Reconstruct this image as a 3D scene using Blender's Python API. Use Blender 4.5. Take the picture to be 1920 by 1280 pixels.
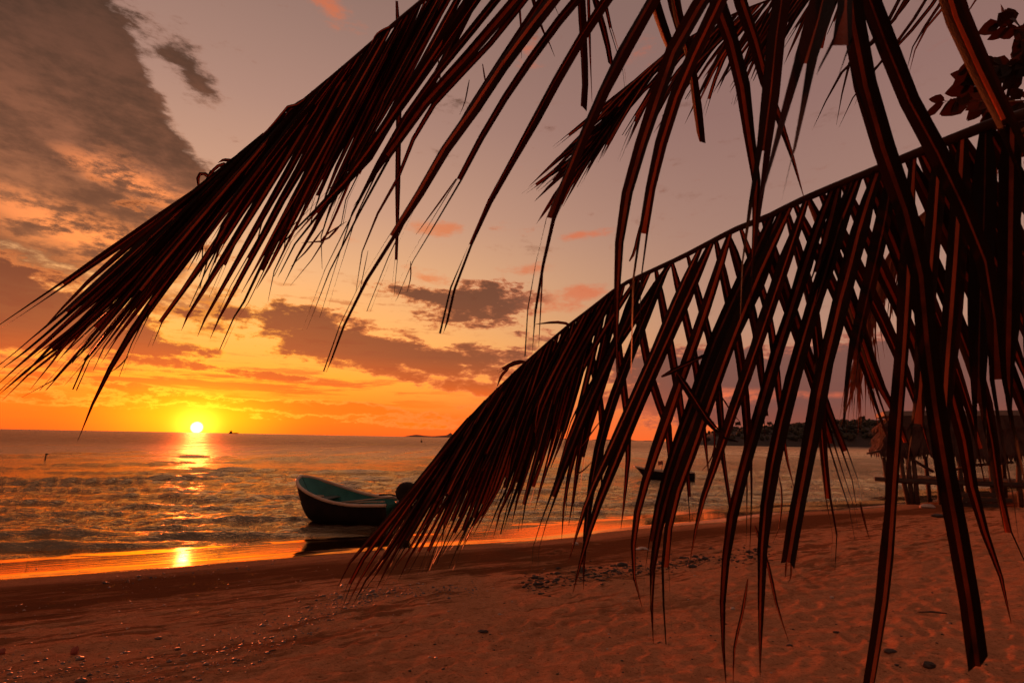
import bpy, math, random
import numpy as np
from mathutils import Vector, Matrix

random.seed(7)
rng = np.random.default_rng(7)
scene = bpy.context.scene
for o in list(bpy.data.objects):
    bpy.data.objects.remove(o)
COL = scene.collection
R = math.radians

# ------------------------------------------------------------------ camera
LENS = 20.0
F = 1920 * LENS / 36.0                  # focal length in photograph pixels
EYE = Vector((0.0, 0.0, 2.1))           # eye 2.1 m above the sea, 1.5 m above the sand
PITCH = math.atan(181.7 / F)
ROLL = math.atan(0.0188)
fwd = Vector((0, math.cos(PITCH), math.sin(PITCH)))
r0 = Vector((1, 0, 0)); u0 = Vector((0, -math.sin(PITCH), math.cos(PITCH)))
right = r0 * math.cos(ROLL) + u0 * math.sin(ROLL)
up = -r0 * math.sin(ROLL) + u0 * math.cos(ROLL)
cam_data = bpy.data.cameras.new('camera')
cam_data.lens = LENS; cam_data.sensor_width = 36.0
cam_data.clip_start = 0.05; cam_data.clip_end = 60000
cam_data.dof.use_dof = True
cam_data.dof.focus_distance = 3.2
cam_data.dof.aperture_fstop = 7.5
cam = bpy.data.objects.new('camera', cam_data); COL.objects.link(cam)
m = Matrix((right, up, -fwd)).transposed().to_4x4(); m.translation = EYE
cam.matrix_world = m
scene.camera = cam

def ray(px, py):
    return (fwd + right * ((px - 960) / F) + up * (-(py - 640) / F))
def P(px, py, d):
    """world point seen at photograph pixel (px, py), d metres in front of the eye"""
    return EYE + ray(px, py) * d
def azel(px, py):
    v = ray(px, py).normalized()
    return math.atan2(v.x, v.y), math.asin(v.z)

# ------------------------------------------------------------------ render / view
scene.render.engine = 'CYCLES'
scene.view_settings.view_transform = 'Standard'
scene.view_settings.look = 'None'
scene.view_settings.exposure = 0.30
scene.view_settings.gamma = 1.0
scene.view_settings.use_curve_mapping = False
scene.cycles.max_bounces = 6
scene.cycles.use_adaptive_sampling = True
scene.cycles.adaptive_threshold = 0.02
scene.cycles.adaptive_min_samples = 8
scene.cycles.use_denoising = True
scene.cycles.sample_clamp_indirect = 4.0
scene.cycles.sample_clamp_direct = 12.0

# ------------------------------------------------------------------ world: dusk sky with cloud decks
SUN_AZ, SUN_EL = azel(369, 801)
LAMP_EL = R(3.0)
world = bpy.data.worlds.new('World'); scene.world = world
world.use_nodes = True
world.cycles.sampling_method = 'MANUAL'
world.cycles.sample_map_resolution = 512
WT = world.node_tree; WT.nodes.clear()

class N:
    """tiny expression helper for math nodes"""
    tree = WT
    def __init__(s, sock): s.s = sock
    @staticmethod
    def op(o, a, b=None, c=None, clamp=False):
        n = N.tree.nodes.new('ShaderNodeMath'); n.operation = o; n.use_clamp = clamp
        for i, v in enumerate((a, b, c)):
            if v is None: continue
            if isinstance(v, N): N.tree.links.new(v.s, n.inputs[i])
            else: n.inputs[i].default_value = float(v)
        return N(n.outputs[0])
    def __add__(s, o): return N.op('ADD', s, o)
    __radd__ = __add__
    def __sub__(s, o): return N.op('SUBTRACT', s, o)
    def __rsub__(s, o): return N.op('SUBTRACT', o, s)
    def __mul__(s, o): return N.op('MULTIPLY', s, o)
    __rmul__ = __mul__
    def __truediv__(s, o): return N.op('DIVIDE', s, o)
    def __neg__(s): return N.op('MULTIPLY', s, -1)
def nexp(a): return N.op('EXPONENT', a)
def nmax(a, b): return N.op('MAXIMUM', a, b)
def nmin(a, b): return N.op('MINIMUM', a, b)
def sstep(lo, hi, x):
    n = N.tree.nodes.new('ShaderNodeMapRange'); n.interpolation_type = 'SMOOTHSTEP'
    n.inputs['From Min'].default_value = lo; n.inputs['From Max'].default_value = hi
    N.tree.links.new(x.s, n.inputs['Value']); return N(n.outputs['Result'])
def combine(x, y, z):
    n = N.tree.nodes.new('ShaderNodeCombineXYZ')
    for i, v in enumerate((x, y, z)):
        if isinstance(v, N): N.tree.links.new(v.s, n.inputs[i])
        else: n.inputs[i].default_value = v
    return N(n.outputs[0])
def noise(vec, scale, detail=6, rough=0.55, dist=0.0, lac=2.0):
    n = N.tree.nodes.new('ShaderNodeTexNoise')
    n.inputs['Scale'].default_value = scale; n.inputs['Detail'].default_value = detail
    n.inputs['Roughness'].default_value = rough; n.inputs['Distortion'].default_value = dist
    n.inputs['Lacunarity'].default_value = lac
    if vec is not None: N.tree.links.new(vec.s, n.inputs['Vector'])
    return N(n.outputs['Fac'])
def ramp(x, stops, interp='LINEAR'):
    n = N.tree.nodes.new('ShaderNodeValToRGB'); cr = n.color_ramp; cr.interpolation = interp
    while len(cr.elements) < len(stops): cr.elements.new(0.5)
    for e, (p, c) in zip(cr.elements, stops):
        e.position = p; e.color = (*c, 1) if len(c) == 3 else c
    N.tree.links.new(x.s, n.inputs['Fac']); return N(n.outputs['Color'])
def mixc(f, a, b, mode='MIX'):
    n = N.tree.nodes.new('ShaderNodeMix'); n.data_type = 'RGBA'; n.blend_type = mode
    n.clamp_result = False
    for sock, v in ((n.inputs[0], f), (n.inputs[6], a), (n.inputs[7], b)):
        if isinstance(v, N): N.tree.links.new(v.s, sock)
        elif isinstance(v, tuple): sock.default_value = (*v, 1)
        else: sock.default_value = v
    return N(n.outputs[2])
def srgb(r, g, b):
    f = lambda v: (v / 255 / 12.92) if v <= 10 else ((v / 255 + 0.055) / 1.055) ** 2.4
    return (f(r), f(g), f(b))

tc = WT.nodes.new('ShaderNodeTexCoord')
sep = WT.nodes.new('ShaderNodeSeparateXYZ'); WT.links.new(tc.outputs['Generated'], sep.inputs[0])
dx, dy, dz = (N(sep.outputs[i]) for i in range(3))
el = N.op('ARCSINE', nmin(nmax(dz, -1.0), 1.0)) * (180 / math.pi)           # degrees
az = N.op('ARCTAN2', dx, dy) * (180 / math.pi)
sv = (math.sin(SUN_AZ) * math.cos(SUN_EL), math.cos(SUN_AZ) * math.cos(SUN_EL), math.sin(SUN_EL))
dot = dx * sv[0] + dy * sv[1] + dz * sv[2]
gam = N.op('ARCCOSINE', nmin(nmax(dot, -1.0), 1.0)) * (180 / math.pi)       # degrees from the sun
elp = nmax(el, 0.0)

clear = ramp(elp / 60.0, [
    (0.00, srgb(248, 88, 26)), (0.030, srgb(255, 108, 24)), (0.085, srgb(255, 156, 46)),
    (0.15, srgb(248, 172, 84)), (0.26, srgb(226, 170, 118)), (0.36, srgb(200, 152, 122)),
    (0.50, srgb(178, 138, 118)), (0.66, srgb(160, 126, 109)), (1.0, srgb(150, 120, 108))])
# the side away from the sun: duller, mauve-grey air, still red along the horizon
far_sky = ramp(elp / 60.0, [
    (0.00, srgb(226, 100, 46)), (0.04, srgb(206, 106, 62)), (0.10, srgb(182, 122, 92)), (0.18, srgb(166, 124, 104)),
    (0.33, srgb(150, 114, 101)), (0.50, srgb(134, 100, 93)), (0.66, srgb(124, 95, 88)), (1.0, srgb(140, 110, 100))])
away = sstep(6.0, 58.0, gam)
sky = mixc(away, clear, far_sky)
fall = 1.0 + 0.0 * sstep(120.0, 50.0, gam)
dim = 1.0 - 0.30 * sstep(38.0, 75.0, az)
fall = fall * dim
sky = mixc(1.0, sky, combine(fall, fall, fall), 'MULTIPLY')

# light scattered round the low sun
def gauss2(a0, e0, ra, re):
    u = (az - a0) / ra; v = (el - e0) / re
    return nexp(-(u * u + v * v))
saz, sel = math.degrees(SUN_AZ), math.degrees(SUN_EL)
g_wide = gauss2(saz, 1.5, 20.0, 7.0)
g_mid = gauss2(saz, 1.2, 5.6, 2.5)
g_core = gauss2(saz, sel + 0.2, 1.5, 1.2)

# --- cloud decks, laid on a plane overhead so that they run together towards the horizon
h = elp * 0.0 + nmax(dz, 0.0) + 0.055
ca, sa = math.cos(R(-9)), math.sin(R(-9))
qx = (dx * ca - dy * sa) / h            # across the cloud streets
qy = (dx * sa + dy * ca) / h            # along them
vec1 = combine(qx, qy * 0.45, 0.0)
vec2 = combine(qx + 7.3, qy * 0.7, 3.1)
n_big = noise(vec1, 1.05, 6, 0.58)
n_fine = noise(vec2, 3.6, 5, 0.62)
vec3 = combine(az * 0.055, el * 0.17, 1.7)
n_ae = noise(vec3, 2.0, 5, 0.6)     # flat-based cloud banks seen edge-on
vec4 = combine(az * 0.10, el * 0.26, 9.4)
n_aef = noise(vec4, 3.4, 6, 0.68)
vec5 = combine(az * 0.075, el * 0.95, 5.5)
n_st = noise(vec5, 1.6, 5, 0.62)          # thin level streaks low over the sea

vae = combine(az, el, 0.0)
def blob(px, py, rx, ry, rot, w, p=1.0):
    a, e = azel(px, py)
    k = 180 / math.pi / F * max(0.3, fwd.dot(ray(px, py).normalized())) * 2.0
    mp = WT.nodes.new('ShaderNodeMapping'); mp.vector_type = 'TEXTURE'
    mp.inputs['Location'].default_value = (math.degrees(a), math.degrees(e), 0)
    mp.inputs['Rotation'].default_value = (0, 0, R(-rot))
    mp.inputs['Scale'].default_value = (rx * k, ry * k, 1)
    WT.links.new(vae.s, mp.inputs['Vector'])
    g = WT.nodes.new('ShaderNodeTexGradient'); g.gradient_type = 'SPHERICAL'
    WT.links.new(mp.outputs[0], g.inputs[0])
    return N(g.outputs['Fac']), w * 1.25
def total(lst):
    t = 0.0
    for b in lst:
        g, w = blob(*b)
        t = N.op('MULTIPLY_ADD', g, w, t)
    return t
# rot: positive slopes down to the right in the picture
mass = total([  # big dark deck, upper left
    (20, 20, 150, 120, 40, 0.75), (70, 170, 220, 110, 45, 0.75), (200, 300, 230, 80, 42, 0.72), (330, 345, 130, 42, 35, 0.55),
    (70, 400, 240, 60, 22, 0.62), (360, 135, 80, 28, 38, 0.34), (250, 190, 90, 30, 42, 0.3), (-260, 180, 260, 330, 0, 0.55)])
banks = total([
    (40, 545, 200, 36, 16, 0.56), (40, 608, 180, 28, 12, 0.56), (330, 430, 110, 20, 25, 0.3), (-250, 560, 260, 60, 5, 0.45),
    (600, 598, 110, 20, 8, 0.48), (640, 652, 180, 22, 9, 0.56), (800, 672, 140, 20, 4, 0.52),
    (895, 572, 80, 30, -6, 0.54), (785, 552, 70, 11, 6, 0.34), (1000, 620, 70, 11, 6, 0.36),
    (940, 668, 60, 18, 0, 0.34), (720, 700, 130, 8, 8, 0.3), (350, 655, 60, 9, 6, 0.32), (270, 655, 40, 7, 8, 0.28),
    (380, 690, 110, 5, 3, 0.26), (200, 722, 180, 7, 4, 0.34), (330, 748, 170, 7, 3, 0.40), (90, 745, 130, 9, 3, 0.40),
    (520, 705, 60, 6, 2, 0.26), (570, 768, 80, 12, -4, 0.46), (690, 772, 110, 9, 3, 0.42), (760, 795, 90, 5, 2, 0.32),
    (930, 735, 90, 10, 3, 0.34), (960, 770, 70, 7, 2, 0.26),
    (1250, 690, 90, 26, 0, 0.40), (1420, 715, 190, 42, -2, 0.52), (1640, 720, 200, 55, 0, 0.55), (1480, 780, 230, 26, 2, 0.5),
    (1900, 700, 170, 60, 0, 0.5), (1230, 745, 90, 14, 0, 0.42), (2200, 640, 300, 90, 0, 0.45)])
small = total([
    (610, 2, 70, 26, 20, 0.30), (820, 428, 46, 13, 0, 0.40), (1095, 440, 40, 8, -6, 0.36), (950, 430, 40, 12, 0, 0.16),
    (985, 95, 60, 34, -20, 0.16), (1210, 110, 50, 50, 0, 0.14), (1090, 547, 42, 11, 0, 0.40), (985, 505, 50, 14, -10, 0.30),
    (800, 520, 45, 14, 10, 0.28), (1750, 85, 40, 14, 0, 0.16), (1040, 575, 60, 16, 0, 0.26), (640, 440, 60, 10, 20, 0.15)])

c_mass = mass * 0.85 + (n_big - 0.5) * 1.9 + (n_fine - 0.5) * 1.0 + (n_ae - 0.5) * 1.3 + (n_aef - 0.5) * 1.0
c_bank = banks + (n_ae - 0.5) * 1.1 + (n_aef - 0.5) * 1.9
c_small = small + (n_aef - 0.5) * 0.75 + (n_fine - 0.5) * 0.35
a_mass = sstep(0.08, 0.50, c_mass) * sstep(0.02, 0.34, mass + (n_aef - 0.5) * 0.9 + (n_ae - 0.5) * 0.7)
a_bank = sstep(0.12, 0.34, c_bank) * sstep(0.01, 0.16, banks)
a_small = sstep(0.12, 0.42, c_small)
a_streak2 = sstep(0.52, 0.62, n_st * 0.55 + n_aef * 0.45) * sstep(4.5, 7.0, el) * sstep(17.0, 11.0, el) * sstep(28.0, 8.0, N.op('ABSOLUTE', az - (saz + 6.0)))
a_streak = sstep(0.47, 0.58, n_st) * sstep(0.4, 2.2, el) * sstep(8.5, 4.5, el) * sstep(34.0, 14.0, N.op('ABSOLUTE', az - (saz - 4.0)))

# what colour the cloud bases have, by distance from the sun
near_base = ramp(elp / 60.0, [
    (0.0, (1.0, 0.15, 0.008)), (0.05, (0.92, 0.135, 0.010)), (0.085, (0.42, 0.080, 0.020)), (0.13, (0.20, 0.056, 0.027)),
    (0.23, (0.125, 0.040, 0.023)), (0.36, (0.070, 0.025, 0.014)), (0.55, (0.024, 0.012, 0.0065)), (1.0, (0.03, 0.02, 0.015))])
away_base = ramp(elp / 60.0, [
    (0.0, (0.24, 0.060, 0.036)), (0.06, (0.150, 0.058, 0.048)), (0.16, (0.150, 0.066, 0.054)), (0.4, (0.11, 0.05, 0.04)), (1.0, (0.06, 0.035, 0.032))])
base_col = mixc(sstep(24.0, 50.0, az - saz), near_base, away_base)
fire = ramp(gam / 90.0, [
    (0.0, (2.2, 1.1, 0.05)), (0.08, (1.5, 0.62, 0.05)), (0.18, (1.0, 0.28, 0.065)), (0.35, (0.74, 0.20, 0.08)),
    (0.5, (0.72, 0.15, 0.06)), (0.8, (0.34, 0.07, 0.05)), (1.0, (0.15, 0.06, 0.05))])
# streaks of light and dark inside the big deck
streak = sstep(0.42, 0.62, n_fine * 0.45 + n_big * 0.25 + n_aef * 0.30)
deck = mixc(streak * (0.44 - 0.26 * sstep(18.0, 32.0, el)), base_col, mixc(1.0, sky, (1.0, 0.62, 0.45), 'MULTIPLY'))
deck = mixc(sstep(0.40, 0.05, c_mass) * 0.34, deck, fire)
deck = mixc(total([(215, 332, 60, 16, 14, 1.0), (250, 460, 140, 22, 12, 0.9), (110, 440, 150, 26, 16, 0.6), (330, 380, 90, 20, 25, 0.5), (30, 630, 110, 10, 8, 0.4)]) * sstep(0.40, 0.60, n_aef), deck, fire)
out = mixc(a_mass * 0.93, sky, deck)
out = mixc(a_streak * 0.9, out, base_col)
out = mixc(a_streak2 * 0.8, out, mixc(0.35, base_col, fire))
bankc = mixc(sstep(0.50, 0.14, c_bank) * 0.62, base_col, fire)
bankc = mixc(total([(1390, 742, 50, 9, 0, 0.9), (1330, 745, 40, 12, 0, 0.8), (1130, 770, 60, 10, 0, 0.6), (1500, 740, 30, 5, 0, 0.8), (1570, 740, 14, 4, 0, 0.7), (1800, 738, 40, 8, 0, 0.3)]) * sstep(0.35, 0.6, n_aef), bankc, fire)
out = mixc(a_bank * 0.95, out, bankc)
out = mixc(a_small * 0.8, out, mixc(0.72, base_col, fire))

def addc(c, f, col):
    return mixc(1.0, c, mixc(1.0, combine(f, f, f), col, 'MULTIPLY'), 'ADD')
out = addc(out, g_wide, (0.32, 0.040, 0.0))
out = addc(out, g_mid, (0.9, 0.42, 0.0))
out = addc(out, g_core, (1.0, 0.9, 0.06))
disc = sstep(0.56, 0.18, gam)
out = addc(out, disc, (4.0, 3.5, 3.0))
# a share of the plain physical sky, so the light from overhead keeps its daylight part
nis = WT.nodes.new('ShaderNodeTexSky'); nis.sky_type = 'NISHITA'; nis.sun_disc = False
nis.sun_elevation = LAMP_EL; nis.sun_rotation = SUN_AZ; nis.dust_density = 6.0; nis.air_density = 2.0; nis.ozone_density = 1.0
out = mixc(1.0, out, mixc(1.0, N(nis.outputs[0]), (0.006, 0.0045, 0.0035), 'MULTIPLY'), 'ADD')
below = sstep(-0.4, -2.5, el)
out = mixc(below, out, (0.05, 0.03, 0.02))
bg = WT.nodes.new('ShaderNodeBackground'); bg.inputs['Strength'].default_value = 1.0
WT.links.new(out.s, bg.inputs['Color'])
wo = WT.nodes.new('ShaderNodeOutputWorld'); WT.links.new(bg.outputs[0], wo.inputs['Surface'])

# ------------------------------------------------------------------ sun
sd = bpy.data.lights.new('sun', 'SUN'); sd.energy = 4.0; sd.angle = R(0.6); sd.color = (1.0, 0.14, 0.036)
sun = bpy.data.objects.new('sun', sd); COL.objects.link(sun)
sdir = Vector((math.sin(SUN_AZ) * math.cos(LAMP_EL), math.cos(SUN_AZ) * math.cos(LAMP_EL), math.sin(LAMP_EL)))
sun.rotation_euler = sdir.to_track_quat('Z', 'Y').to_euler()

# ------------------------------------------------------------------ helpers for things
def tag(o, label=None, cat=None, group=None, kind=None):
    if label: o['label'] = label
    if cat: o['category'] = cat
    if group: o['group'] = group
    if kind: o['kind'] = kind
    return o
def link(name, me, mat=None, parent=None, origin=None):
    """one mesh object; coordinates are world coordinates, origin moves the object's pivot"""
    o = bpy.data.objects.new(name, me); COL.objects.link(o)
    mats = mat if isinstance(mat, (list, tuple)) else [mat]
    if not me.materials:
        for mm in mats:
            if mm: me.materials.append(mm)
    if parent is not None:
        o.parent = parent
        o.matrix_parent_inverse = Matrix.Translation(-Vector(parent.get('_o', (0, 0, 0))))
    return o
def empty(name, loc, label, cat, group=None):
    o = bpy.data.objects.new(name, None); COL.objects.link(o)
    o.location = loc; o.empty_display_size = 0.1
    o['_o'] = tuple(loc)
    return tag(o, label, cat, group)
def mesh_np(name, verts, faces, smooth=True, mats=None):
    me = bpy.data.meshes.new(name)
    me.from_pydata([tuple(v) for v in verts], [], [tuple(f) for f in faces])
    if mats is not None: me.polygons.foreach_set('material_index', mats)
    me.polygons.foreach_set('use_smooth', [smooth] * len(me.polygons))
    me.update(); return me
def grid_mesh(name, X, Y, Z, smooth=True):
    """fast grid mesh from 2-d arrays"""
    r, c = X.shape
    co = np.stack([X, Y, Z], -1).reshape(-1, 3).astype(np.float32)
    i = np.arange(r * c).reshape(r, c)
    q = np.stack([i[:-1, :-1], i[:-1, 1:], i[1:, 1:], i[1:, :-1]], -1).reshape(-1, 4).astype(np.int32)
    me = bpy.data.meshes.new(name)
    me.vertices.add(len(co)); me.vertices.foreach_set('co', co.ravel())
    me.loops.add(q.size); me.loops.foreach_set('vertex_index', q.ravel())
    me.polygons.add(len(q))
    me.polygons.foreach_set('loop_start', np.arange(0, q.size, 4, dtype=np.int32))
    me.polygons.foreach_set('use_smooth', np.full(len(q), smooth, dtype=bool))
    me.update(calc_edges=True); me.validate()
    return me
class MB:
    """collects vertices and faces for one mesh"""
    def __init__(s): s.v = []; s.f = []; s.m = []
    def add(s, verts, faces, mi=0):
        o = len(s.v); s.v += [tuple(v) for v in verts]
        s.f += [tuple(i + o for i in f) for f in faces]; s.m += [mi] * len(faces); return s
    def tube(s, pts, rad, n=8, mi=0, cap=True, flat=None):
        pts = [Vector(p) for p in pts]; rads = rad if isinstance(rad, (list, tuple)) else [rad] * len(pts)
        vs = []; fs = []; prev = None
        for k, p in enumerate(pts):
            t = (pts[min(k + 1, len(pts) - 1)] - pts[max(k - 1, 0)]).normalized()
            a = prev if prev is not None else (Vector((0, 0, 1)) if abs(t.z) < 0.9 else Vector((1, 0, 0)))
            a = (a - t * a.dot(t)).normalized(); prev = a; b = t.cross(a)
            for j in range(n):
                th = 2 * math.pi * j / n
                w = a * math.cos(th) * rads[k] + b * math.sin(th) * rads[k]
                vs.append(p + w)
        for k in range(len(pts) - 1):
            for j in range(n):
                fs.append((k * n + j, k * n + (j + 1) % n, (k + 1) * n + (j + 1) % n, (k + 1) * n + j))
        if cap:
            fs.append(tuple(range(n - 1, -1, -1))); fs.append(tuple((len(pts) - 1) * n + j for j in range(n)))
        return s.add(vs, fs, mi)
    def box(s, c, size, rz=0.0, mi=0, tilt=0.0, bev=0.0):
        hx, hy, hz = (d / 2 for d in size)
        M_ = Matrix.Translation(Vector(c)) @ Matrix.Rotation(rz, 4, 'Z') @ Matrix.Rotation(tilt, 4, 'Y')
        b = min(bev, hx * .9, hy * .9, hz * .9)
        if b <= 0:
            vs = [M_ @ Vector((sx * hx, sy * hy, sz * hz)) for sz in (-1, 1) for sy in (-1, 1) for sx in (-1, 1)]
            return s.add(vs, [(0, 2, 3, 1), (4, 5, 7, 6), (0, 1, 5, 4), (2, 6, 7, 3), (0, 4, 6, 2), (1, 3, 7, 5)], mi)
        vs = []
        for (z, k) in ((-hz, b), (-hz + b, 0), (hz - b, 0), (hz, b)):
            for (x, y) in ((-hx + k + b, -hy + k), (hx - k - b, -hy + k), (hx - k, -hy + k + b), (hx - k, hy - k - b),
                           (hx - k - b, hy - k), (-hx + k + b, hy - k), (-hx + k, hy - k - b), (-hx + k, -hy + k + b)):
                vs.append(M_ @ Vector((x, y, z)))
        fs = [tuple(range(7, -1, -1)), tuple(range(24, 32))]
        for l in range(3):
            for j in range(8): fs.append((l * 8 + j, l * 8 + (j + 1) % 8, (l + 1) * 8 + (j + 1) % 8, (l + 1) * 8 + j))
        return s.add(vs, fs, mi)
    def build(s, name, mat, parent=None, smooth=False):
        return link(name, mesh_np(name, s.v, s.f, smooth, s.m), mat, parent)

# ------------------------------------------------------------------ materials
class mat_nodes:
    """opens a new material with the expression helper pointing at its tree"""
    def __init__(s, name):
        s.m = bpy.data.materials.new(name); s.m.use_nodes = True; s.t = s.m.node_tree
        s.b = s.t.nodes['Principled BSDF']; s.out = s.t.nodes['Material Output']
    def __enter__(s): s.old = N.tree; N.tree = s.t; return s
    def __exit__(s, *a): N.tree = s.old
    def set(s, **kw):
        for k, v in kw.items():
            i = s.b.inputs[k.replace('_', ' ')]
            if isinstance(v, N): s.t.links.new(v.s, i)
            elif isinstance(v, tuple) and len(v) == 3: i.default_value = (*v, 1)
            else: i.default_value = v
    def bump(s, hgt, dist, strength=1.0, prev=None):
        n = s.t.nodes.new('ShaderNodeBump'); n.inputs['Strength'].default_value = strength
        n.inputs['Distance'].default_value = dist
        s.t.links.new(hgt.s, n.inputs['Height'])
        if prev: s.t.links.new(prev.outputs[0], n.inputs['Normal'])
        s.t.links.new(n.outputs[0], s.b.inputs['Normal']); return n
    def coord(s, which='Object'):
        n = s.t.nodes.new('ShaderNodeTexCoord'); return N(n.outputs[which])
    def pos(s):
        n = s.t.nodes.new('ShaderNodeNewGeometry'); return N(n.outputs['Position'])
    def objrand(s):
        n = s.t.nodes.new('ShaderNodeObjectInfo'); return N(n.outputs['Random'])
    def map(s, v, scale=(1, 1, 1), rot=(0, 0, 0)):
        n = s.t.nodes.new('ShaderNodeMapping'); n.inputs['Scale'].default_value = scale; n.inputs['Rotation'].default_value = rot
        s.t.links.new(v.s, n.inputs['Vector']); return N(n.outputs[0])
    def xyz(s, v):
        n = s.t.nodes.new('ShaderNodeSeparateXYZ'); s.t.links.new(v.s, n.inputs[0]); return [N(o) for o in n.outputs]

def water_film(k, under, rough, tint, ior, gain, normal):
    """a reflecting film over a dark body: the share of reflection rises towards grazing angles"""
    df = k.t.nodes.new('ShaderNodeBsdfDiffuse')
    if isinstance(under, N): k.t.links.new(under.s, df.inputs['Color'])
    else: df.inputs['Color'].default_value = (*under, 1)
    gl = k.t.nodes.new('ShaderNodeBsdfGlossy'); gl.inputs['Color'].default_value = (*tint, 1)
    if isinstance(rough, N): k.t.links.new(rough.s, gl.inputs['Roughness'])
    else: gl.inputs['Roughness'].default_value = rough
    fr = k.t.nodes.new('ShaderNodeFresnel'); fr.inputs['IOR'].default_value = ior
    for n_ in (df, gl, fr): k.t.links.new(normal.outputs[0], n_.inputs['Normal'])
    f_ = nmin(N(fr.outputs[0]) * gain, 0.97)
    mx = k.t.nodes.new('ShaderNodeMixShader'); k.t.links.new(f_.s, mx.inputs[0])
    k.t.links.new(df.outputs[0], mx.inputs[1]); k.t.links.new(gl.outputs[0], mx.inputs[2])
    return mx

def simple(name, c1, c2, rough=0.6, scale=8.0, bump=0.0, stretch=(1, 1, 1), detail=5, spec=0.4, var=0.0):
    with mat_nodes(name) as k:
        v = k.map(k.coord(), stretch)
        n = noise(v, scale, detail, 0.6)
        col = mixc(sstep(0.3, 0.7, n), c1, c2)
        if var:
            r_ = k.objrand() * var + (1 - var * 0.5); col = mixc(1.0, col, combine(r_, r_, r_), 'MULTIPLY')
        k.set(Base_Color=col, Roughness=rough, Specular_IOR_Level=spec)
        if bump: k.bump(n, bump)
    return k.m

# ------------------------------------------------------------------ ground: beach profile
SH_T = np.array([0.84, 0.54]); SH_T = SH_T / np.linalg.norm(SH_T)     # along the waterline
SH_N = np.array([SH_T[1], -SH_T[0]])                                   # inland
SH_P = np.array([-8.0, 9.15])                                          # a point of the waterline
SH_ROT = math.atan2(SH_T[1], SH_T[0])
def shore(x, y):
    """(metres inland of the waterline, metres along it)"""
    rx, ry = x - SH_P[0], y - SH_P[1]
    s_ = rx * SH_N[0] + ry * SH_N[1]; l_ = rx * SH_T[0] + ry * SH_T[1]
    s_ = s_ + 0.16 * np.sin(l_ * 0.42 + 0.7) + 0.09 * np.sin(l_ * 1.07 + 2.0) + 0.35 * np.sin(l_ * 0.11 + 2.6)
    return s_, l_
def profile(s_):
    return np.interp(s_, [-400, -60, -8, 0, 2.0, 3.2, 5.8, 9, 12, 16, 40, 400],
                     [-12, -4.0, -0.55, 0.0, 0.185, 0.25, 0.345, 0.47, 0.60, 0.72, 1.5, 4.0])
def ground(x, y):
    return float(profile(shore(x, y)[0]))
def G(px, py, z=None):
    """where the sight line through a pixel meets the beach (or the level z)"""
    v = ray(px, py)
    if z is not None:
        t = (z - EYE.z) / v.z; return EYE + v * t
    lo, hi = 0.5, 400.0
    for _ in range(60):
        mid = (lo + hi) / 2; p = EYE + v * mid
        if p.z > ground(p.x, p.y): lo = mid
        else: hi = mid
    return EYE + v * lo

def vnoise(x, y, seed):
    """smooth value noise, vectorised"""
    r_ = np.random.default_rng(seed); tab = r_.random((256, 256))
    xi = np.floor(x).astype(int); yi = np.floor(y).astype(int); fx = x - xi; fy = y - yi
    fx = fx * fx * (3 - 2 * fx); fy = fy * fy * (3 - 2 * fy)
    g = lambda a, b: tab[a % 256, b % 256]
    return (g(xi, yi) * (1 - fx) + g(xi + 1, yi) * fx) * (1 - fy) + (g(xi, yi + 1) * (1 - fx) + g(xi + 1, yi + 1) * fx) * fy - 0.5

# sand sheet: a fan of rings round the viewer, fine near by and in view, coarse elsewhere
ang = np.concatenate([np.linspace(-180, -58, 40, endpoint=False), np.linspace(-58, 58, 620, endpoint=False), np.linspace(58, 180, 41)])
rad = np.concatenate([[0.15, 0.6, 1.1], np.geomspace(1.5, 60, 520), np.geomspace(66, 400, 14)])
A_, R_ = np.meshgrid(np.radians(ang), rad)
SX, SY = R_ * np.sin(A_), R_ * np.cos(A_)
ss, sl = shore(SX, SY)
SZ = profile(ss)
dry = np.clip((ss - 3.2) / 3.0, 0, 1)
near = np.clip(1.5 - R_ / 26.0, 0, 1)
# trodden, wind-worked dry sand
relief = 0.050 * vnoise(SX * 1.1, SY * 1.1, 1) + 0.040 * vnoise(SX * 2.9, SY * 2.9, 2) + 0.040 * vnoise(SX * 6.5 + SY, SY * 6.5, 3) + 0.030 * vnoise(SX * 13, SY * 17, 4) + 0.014 * vnoise(SX * 30, SY * 38, 12)
SZ += relief * dry * near * 0.42
# ripples along the shore on the damp part
SZ += (0.010 * vnoise(sl * 0.9, ss * 6.0, 5) + 0.005 * vnoise(sl * 2.5, ss * 14.0, 6)) * np.clip((ss - 1.7) / 1.2, 0, 1) * near
# footprints: oval hollows with pushed-up rims, singly and in tracks
prints = []
for k in range(300):
    px, py = rng.uniform(560, 1900), rng.uniform(1010, 1278)
    if px < 1000 and py < 1120 - (px - 560) * 0.1: continue
    g_ = G(px, py); prints.append((g_.x, g_.y, rng.uniform(0, 6.28), rng.uniform(0.05, 0.10), rng.uniform(0.006, 0.015)))
for (x0_, y0_, a0_, n_) in ((-1.0, 3.4, 0.5, 9), (1.2, 3.2, 1.0, 11), (2.5, 3.4, 0.2, 10), (0.4, 5.5, 0.9, 14), (4.0, 5.5, 0.6, 16)):
    for k in range(n_):
        x_ = x0_ + math.sin(a0_) * 0.62 * k + (0.10 if k % 2 else -0.10) * math.cos(a0_)
        y_ = y0_ + math.cos(a0_) * 0.62 * k - (0.10 if k % 2 else -0.10) * math.sin(a0_)
        prints.append((x_, y_, a0_, 0.075, 0.018))
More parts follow.
